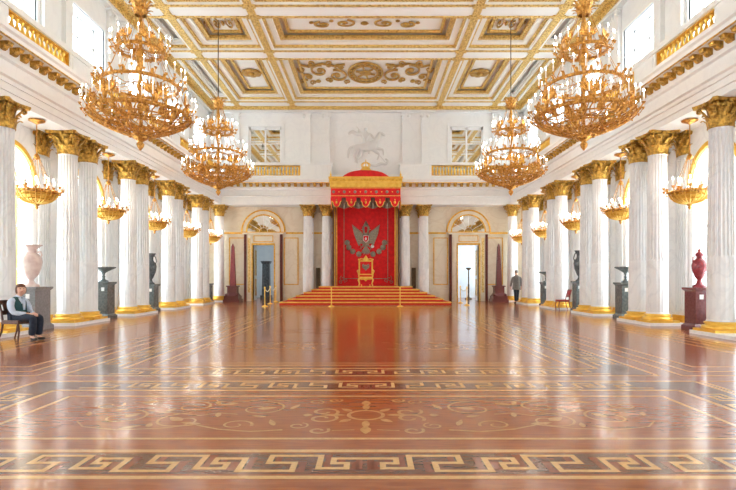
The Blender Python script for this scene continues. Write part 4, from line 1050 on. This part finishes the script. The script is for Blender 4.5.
pedestal(8.77,BAYS[1],0.48,1.20,'green_jasper','dark grey-green pedestal under the tall grey tazza, red chair\'s side')
v=vase('tazza',8.77,BAYS[1],1.20,TAZ,'shallow wide grey stone tazza on pedestal, red chair\'s side',); v.scale=(0.9,0.9,1.05)
pedestal(8.74,BAYS[2],0.42,1.22,'green_jasper','dark grey-green pedestal under the tall dark urn behind the red chair')
durn(8.74,BAYS[2],1.22,'tall dark stone urn on pedestal behind the red chair')
pedestal(8.66,BAYS[3],0.40,1.15,'dark_jasper','slim dark pedestal under the small tazza, red chair\'s side')
v=vase('tazza',8.66,BAYS[3],1.15,TAZ,'small dark tazza on slim pedestal, red chair\'s side'); v.scale=(0.9,0.9,1.0)
for s,m1,m2 in ((-1,'obelisk_stone','obelisk_dark'),(1,'obelisk_dark','obelisk_dark')):
    t=thing('obelisk',('bright dark-red' if s<0 else 'blackish-red')+' porphyry obelisk on stepped base, '+('seated woman\'s side' if s<0 else 'beside the walking man'),'obelisk',(s*7.5,29.35,0))
    MB().box(-0.45,0.45,-0.45,0.45,0,0.16).box(-0.4,0.4,-0.4,0.4,0.16,0.34).build('stepped_base',m2,t)
    MB().taper(0,0,0.34,0.52,0.74,0.7,0.52,0.5).box(-0.26,0.26,-0.25,0.25,0.52,0.85).box(-0.31,0.31,-0.3,0.3,0.85,0.92).build('die',m2,t)
    MB().taper(0,0,0.92,3.1,0.30,0.30,0.15,0.15).build('obelisk_shaft',m1,t); MB().taper(0,0,3.1,3.3,0.15,0.15,0.02,0.02).build('tip',m1,t)
    for sx in (-1,1): MB().ball((sx*0.3,-0.3,0.40),(0.09,0.09,0.09),8,5).build('corner_ball',m2,t)

# ------------------------------------------------------------------ chairs and people
def chair(loc,rz,label,frame,seat,sc=1.0):
    t=thing('chair',label,'chair',loc,rz); t.scale=(sc,sc,sc)
    MB().box(-0.22,0.22,-0.22,0.22,0.36,0.40).build('seat_frame',frame,t)
    MB().box(-0.20,0.21,-0.21,0.21,0.40,0.44).build('seat_cushion',seat,t)
    for s in (-1,1):
        MB().tube([(0.19,s*0.19,0.38),(0.22,s*0.19,0.2),(0.20,s*0.2,0.0)],[0.024,0.02,0.016],6).build('leg',frame,t)
        MB().tube([(-0.2,s*0.19,0.38),(-0.24,s*0.19,0.18),(-0.31,s*0.2,0.0)],[0.024,0.02,0.016],6).build('leg',frame,t)
        MB().tube([(-0.2,s*0.19,0.38),(-0.24,s*0.19,0.62),(-0.31,s*0.19,0.86)],[0.024,0.022,0.02],6).build('back_post',frame,t)
    b=MB()
    for z,x in ((0.82,-0.298),(0.60,-0.235)):
        b.box(x-0.014,x+0.014,-0.19,0.19,z-0.05,z+0.05)
    b.build('back_rail',frame,t)
    b=MB().add([(-0.245,-0.13,0.62),(-0.245,0.13,0.62),(-0.285,0.14,0.80),(-0.285,-0.14,0.80),(-0.225,-0.13,0.62),(-0.225,0.13,0.62),(-0.265,0.14,0.80),(-0.265,-0.14,0.80)],[(0,3,2,1),(4,5,6,7),(0,1,5,4),(1,2,6,5),(2,3,7,6),(3,0,4,7)],False); b.build('backrest',seat,t)
    return t
chair((8.28,21.78,0),PI,'small red wooden chair standing alone against the fluted columns','red_wood','red_seat',1.0)
WLOC=(-7.46,11.35,0); WR=-0.22
chair((WLOC[0]-0.02,WLOC[1]+0.01,0),WR,'dark brown wooden chair that the seated woman sits on','dark_wood','dark_wood',1.0)
def hand_chain(V,E,R,wi,wrist,dirv,side,up):
    """palm and five fingers growing from vertex index wi"""
    d=Vector(dirv).normalized(); sd=Vector(side).normalized(); u=Vector(up).normalized(); w=Vector(wrist)
    p=w+d*0.055; V.append(tuple(p)); E.append((wi,len(V)-1)); R.append((0.034,0.018)); pi=len(V)-1
    for k in range(4):
        o=(k-1.5)*0.019; L=(0.062,0.074,0.07,0.055)[k]
        a=p+d*0.035+sd*o; V.append(tuple(a)); E.append((pi,len(V)-1)); R.append(0.0095)
        b_=a+d*L*0.55-u*0.012; V.append(tuple(b_)); E.append((len(V)-2,len(V)-1)); R.append(0.009)
        c=b_+d*L*0.35-u*0.03; V.append(tuple(c)); E.append((len(V)-2,len(V)-1)); R.append(0.0075)
    a=w+d*0.03+sd*0.04; V.append(tuple(a)); E.append((wi,len(V)-1)); R.append(0.011)
    V.append(tuple(a+d*0.045+sd*0.015-u*0.01)); E.append((len(V)-2,len(V)-1)); R.append(0.009)
def head_parts(t,c,fw,hair_m,long_hair=True):
    """c head centre, fw facing angle"""
    T=Matrix.Translation(c)@Matrix.Rotation(fw,4,'Z')
    hb=MB(); hb.T=T
    hb.ball((-0.030,0,0.030),(0.098,0.092,0.098),16,12)
    hb.ball((0.02,0,0.075),(0.065,0.078,0.045),12,8)
    if long_hair:
        for q in (-1,1): hb.ball((-0.005,q*0.078,-0.02),(0.055,0.028,0.085),10,8)
        hb.ball((-0.065,0,-0.045),(0.055,0.088,0.085),12,8)
    o=hb.build('hair',hair_m,t)
    f=MB(); f.T=T
    for s in (-1,1): f.ball((0.090,s*0.031,0.008),(0.012,0.013,0.008),8,6)
    f.build('eyes','black',t)
    l=MB(); l.T=T; l.ball((0.086,0,-0.052),(0.014,0.024,0.008),8,6); l.build('mouth','lips',t)
def head_verts(V,E,R,neck_i,c,fw):
    C=Vector(c); d=Vector((math.cos(fw),math.sin(fw),0)); sd=Vector((-d.y,d.x,0))
    i0=len(V)
    V.append(tuple(C+Vector((0,0,-0.07))+d*0.015)); R.append((0.066,0.066)); E.append((neck_i,i0))
    V.append(tuple(C+Vector((0,0,0.0)))); R.append((0.094,0.09)); E.append((i0,i0+1))
    V.append(tuple(C+Vector((0,0,0.07))-d*0.01)); R.append((0.082,0.082)); E.append((i0+1,i0+2))
    V.append(tuple(C+d*0.108+Vector((0,0,-0.022)))); R.append(0.013); E.append((i0+1,i0+3))       # nose
    for s in (-1,1):
        V.append(tuple(C+sd*s*0.092-d*0.005+Vector((0,0,-0.01)))); R.append(0.016); E.append((i0+1,len(V)-1))   # ears
def loft(name,rings,m,par,n=20):
    # rings: (cx,cy,cz,half_x,half_y)
    b=MB(); vs=[]
    for cx,cy,cz,hx,hy in rings:
        for k in range(n): a=2*PI*k/n; vs.append((cx+hx*math.cos(a),cy+hy*math.sin(a),cz))
    b.add(vs,[(i*n+k,i*n+(k+1)%n,(i+1)*n+(k+1)%n,(i+1)*n+k) for i in range(len(rings)-1) for k in range(n)],True)
    b.add(vs[:n],[tuple(range(n-1,-1,-1))],False); b.add(vs[-n:],[tuple(range(n))],False)
    return b.build(name,m,par)
# seated woman, facing +x locally
t=thing('person','seated woman in pale blue shirt, dark teal vest and navy trousers, hands in lap','person',WLOC,WR)
Hc=(0.055,0,1.095)
V=[(0,0,0.50),(-0.02,0,0.66),(-0.04,0,0.82),(-0.01,0,0.93),(0.02,0,0.99)]; E=[(0,1),(1,2),(2,3),(3,4)]; R=[(0.13,0.11),(0.115,0.09),(0.115,0.085),(0.065,0.06),(0.05,0.05)]
head_verts(V,E,R,4,Hc,-0.55)
for s in (-1,1):
    i=len(V)
    V+=[(0.03,s*0.10,0.49),(0.25,s*0.10,0.50),(0.46,s*0.085,0.49),(0.44,s*0.085,0.28),(0.42,s*0.085,0.08),(0.54,s*0.10,0.035)]
    E+=[(0,i),(i,i+1),(i+1,i+2),(i+2,i+3),(i+3,i+4),(i+4,i+5)]; R+=[0.095,0.085,0.062,0.055,0.036,(0.035,0.025)]
    i=len(V)
    V+=[(-0.04,s*0.165,0.83),(0.02,s*0.22,0.72),(0.08,s*0.20,0.60),(0.22,s*0.13,0.575),(0.34,s*0.06,0.575)]
    E+=[(2,i),(i,i+1),(i+1,i+2),(i+2,i+3),(i+3,i+4)]; R+=[0.045,0.045,0.04,0.036,0.024]
    hand_chain(V,E,R,len(V)-1,V[-1],(0.9,-s*0.5,-0.1),(0.4,s*0.8,0) if s>0 else (0.4,-0.8,0),(0,0,1))
put('body',skin_mesh('body',V,E,R,'skin'),t)
# clothes
V=[(0,0,0.52),(-0.02,0,0.66),(-0.04,0,0.82),(-0.02,0,0.91)]; E=[(0,1),(1,2),(2,3)]; R=[(0.12,0.10),(0.11,0.09),(0.12,0.09),(0.085,0.075)]
for s in (-1,1):
    i=len(V); V+=[(-0.04,s*0.10,0.86),(-0.035,s*0.175,0.845),(0.02,s*0.226,0.72),(0.08,s*0.203,0.60),(0.22,s*0.13,0.578),(0.30,s*0.085,0.578)]
    E+=[(2,i),(i,i+1),(i+1,i+2),(i+2,i+3),(i+3,i+4),(i+4,i+5)]; R+=[0.09,0.088,0.07,0.060,0.052,0.044]
put('shirt',skin_mesh('shirt',V,E,R,'shirt'),t)
loft('collar',[(-0.02,0,0.925,0.078,0.09),(-0.01,0,0.955,0.066,0.072),(0.0,0,0.975,0.058,0.062)],'shirt',t)
loft('vest',[(0.02,0,0.47,0.15,0.17),(0.0,0,0.54,0.165,0.19),(-0.02,0,0.63,0.15,0.175),(-0.035,0,0.73,0.155,0.175),(-0.04,0,0.82,0.15,0.18),(-0.04,0,0.88,0.12,0.165),(-0.03,0,0.925,0.085,0.11),(-0.02,0,0.945,0.07,0.08)],'vest',t)
V=[(0.0,0,0.50)];E=[];R=[(0.165,0.125)]
for s in (-1,1):
    i=len(V); V+=[(0.04,s*0.10,0.49),(0.25,s*0.10,0.50),(0.465,s*0.085,0.49),(0.445,s*0.085,0.28),(0.425,s*0.085,0.10)]; E+=[(0,i),(i,i+1),(i+1,i+2),(i+2,i+3),(i+3,i+4)]; R+=[0.112,0.102,0.082,0.078,0.072]
put('trousers',skin_mesh('trousers',V,E,R,'trousers'),t)
for s in (-1,1): put('shoe',skin_mesh('shoe',[(0.40,s*0.085,0.05),(0.47,s*0.09,0.042),(0.58,s*0.105,0.032)],[(0,1),(1,2)],[(0.045,0.045),(0.044,0.038),(0.036,0.026)],'black'),t)
sc=MB().add([(0.10,-0.05,0.90),(0.10,0.05,0.90),(0.14,0.02,0.66),(0.14,-0.02,0.66)],[(0,1,2,3)]); sc=MB().tube([(0.075,0.05,0.92),(0.115,0.015,0.80),(0.14,0,0.66)],[0.03,0.035,0.02],6).tube([(0.075,-0.05,0.92),(0.115,-0.015,0.80)],[0.03,0.03],6); sc.build('neck_scarf','shirt',t)
head_parts(t,(0.045,0.006,1.108),-0.55,'hair_brown',True)
# walking man seen from behind, facing +y after rotation
t=thing('person','grey-haired man in grey jacket and dark trousers walking toward the obelisk','person',(8.12,28.0,0),PI/2+0.1)
V=[(0,0,0.93),(0,0,1.12),(0.0,0,1.34),(0.0,0,1.47),(0.02,0,1.53)];E=[(0,1),(1,2),(2,3),(3,4)];R=[(0.14,0.11),(0.15,0.11),(0.17,0.11),(0.08,0.07),(0.055,0.055)]
Hc=(0.05,0,1.66); head_verts(V,E,R,4,Hc,0.0)
LEG=[]
for s,st in ((-1,0.14),(1,-0.16)):
    i=len(V); L=[(0,s*0.09,0.88),(st*0.6,s*0.095,0.50),(st,s*0.10,0.10),(st+0.13,s*0.12,0.035)]; LEG.append(L)
    V+=L; E+=[(0,i),(i,i+1),(i+1,i+2),(i+2,i+3)]; R+=[0.095,0.06,0.04,(0.04,0.026)]
    i=len(V); A=[(0,s*0.20,1.38),(-st*0.4,s*0.25,1.12),(-st*0.9+0.05,s*0.245,0.86)]
    V+=A; E+=[(2,i),(i,i+1),(i+1,i+2)]; R+=[0.06,0.045,0.03]
    hand_chain(V,E,R,len(V)-1,V[-1],(0.1,0,-1),(1,0,0),(0,s,0))
put('body',skin_mesh('body',V,E,R,'skin'),t)
V=[(0,0,0.82),(0,0,0.95),(0,0,1.12),(0.0,0,1.34),(0.0,0,1.46)];E=[(0,1),(1,2),(2,3),(3,4)];R=[(0.10,0.10),(0.10,0.10),(0.11,0.10),(0.12,0.10),(0.08,0.08)]
for s,st in ((-1,0.14),(1,-0.16)):
    i=len(V); V+=[(0,s*0.12,1.39),(0,s*0.205,1.36),(-st*0.4,s*0.255,1.12),(-st*0.9+0.05,s*0.248,0.89)]; E+=[(3,i),(i,i+1),(i+1,i+2),(i+2,i+3)]; R+=[0.09,0.092,0.072,0.06]
put('jacket',skin_mesh('jacket',V,E,R,'jacket'),t)
loft('jacket_body',[(-0.0,0,0.72,0.165,0.225),(0,0,0.86,0.165,0.22),(0,0,1.02,0.145,0.20),(0,0,1.18,0.135,0.20),(0,0,1.32,0.135,0.215),(0,0,1.40,0.12,0.20),(0,0,1.47,0.085,0.12),(0.01,0,1.51,0.065,0.075)],'jacket',t)
V=[(0,0,0.90)];E=[];R=[(0.11,0.10)]
for L in LEG:
    i=len(V); V+=L[:2]+[(L[2][0],L[2][1],0.09)]; E+=[(0,i),(i,i+1),(i+1,i+2)]; R+=[0.10,0.085,0.068]
put('trousers',skin_mesh('trousers',V,E,R,'trousers'),t)
for L in LEG: put('shoe',skin_mesh('shoe',[(L[2][0]-0.04,L[2][1],0.05),(L[2][0]+0.05,L[2][1],0.045),(L[3][0]+0.05,L[3][1],0.035)],[(0,1),(1,2)],[(0.05,0.05),(0.05,0.045),(0.04,0.032)],'black'),t)
head_parts(t,(0.035,0,1.675),0.0,'hair_grey',False)
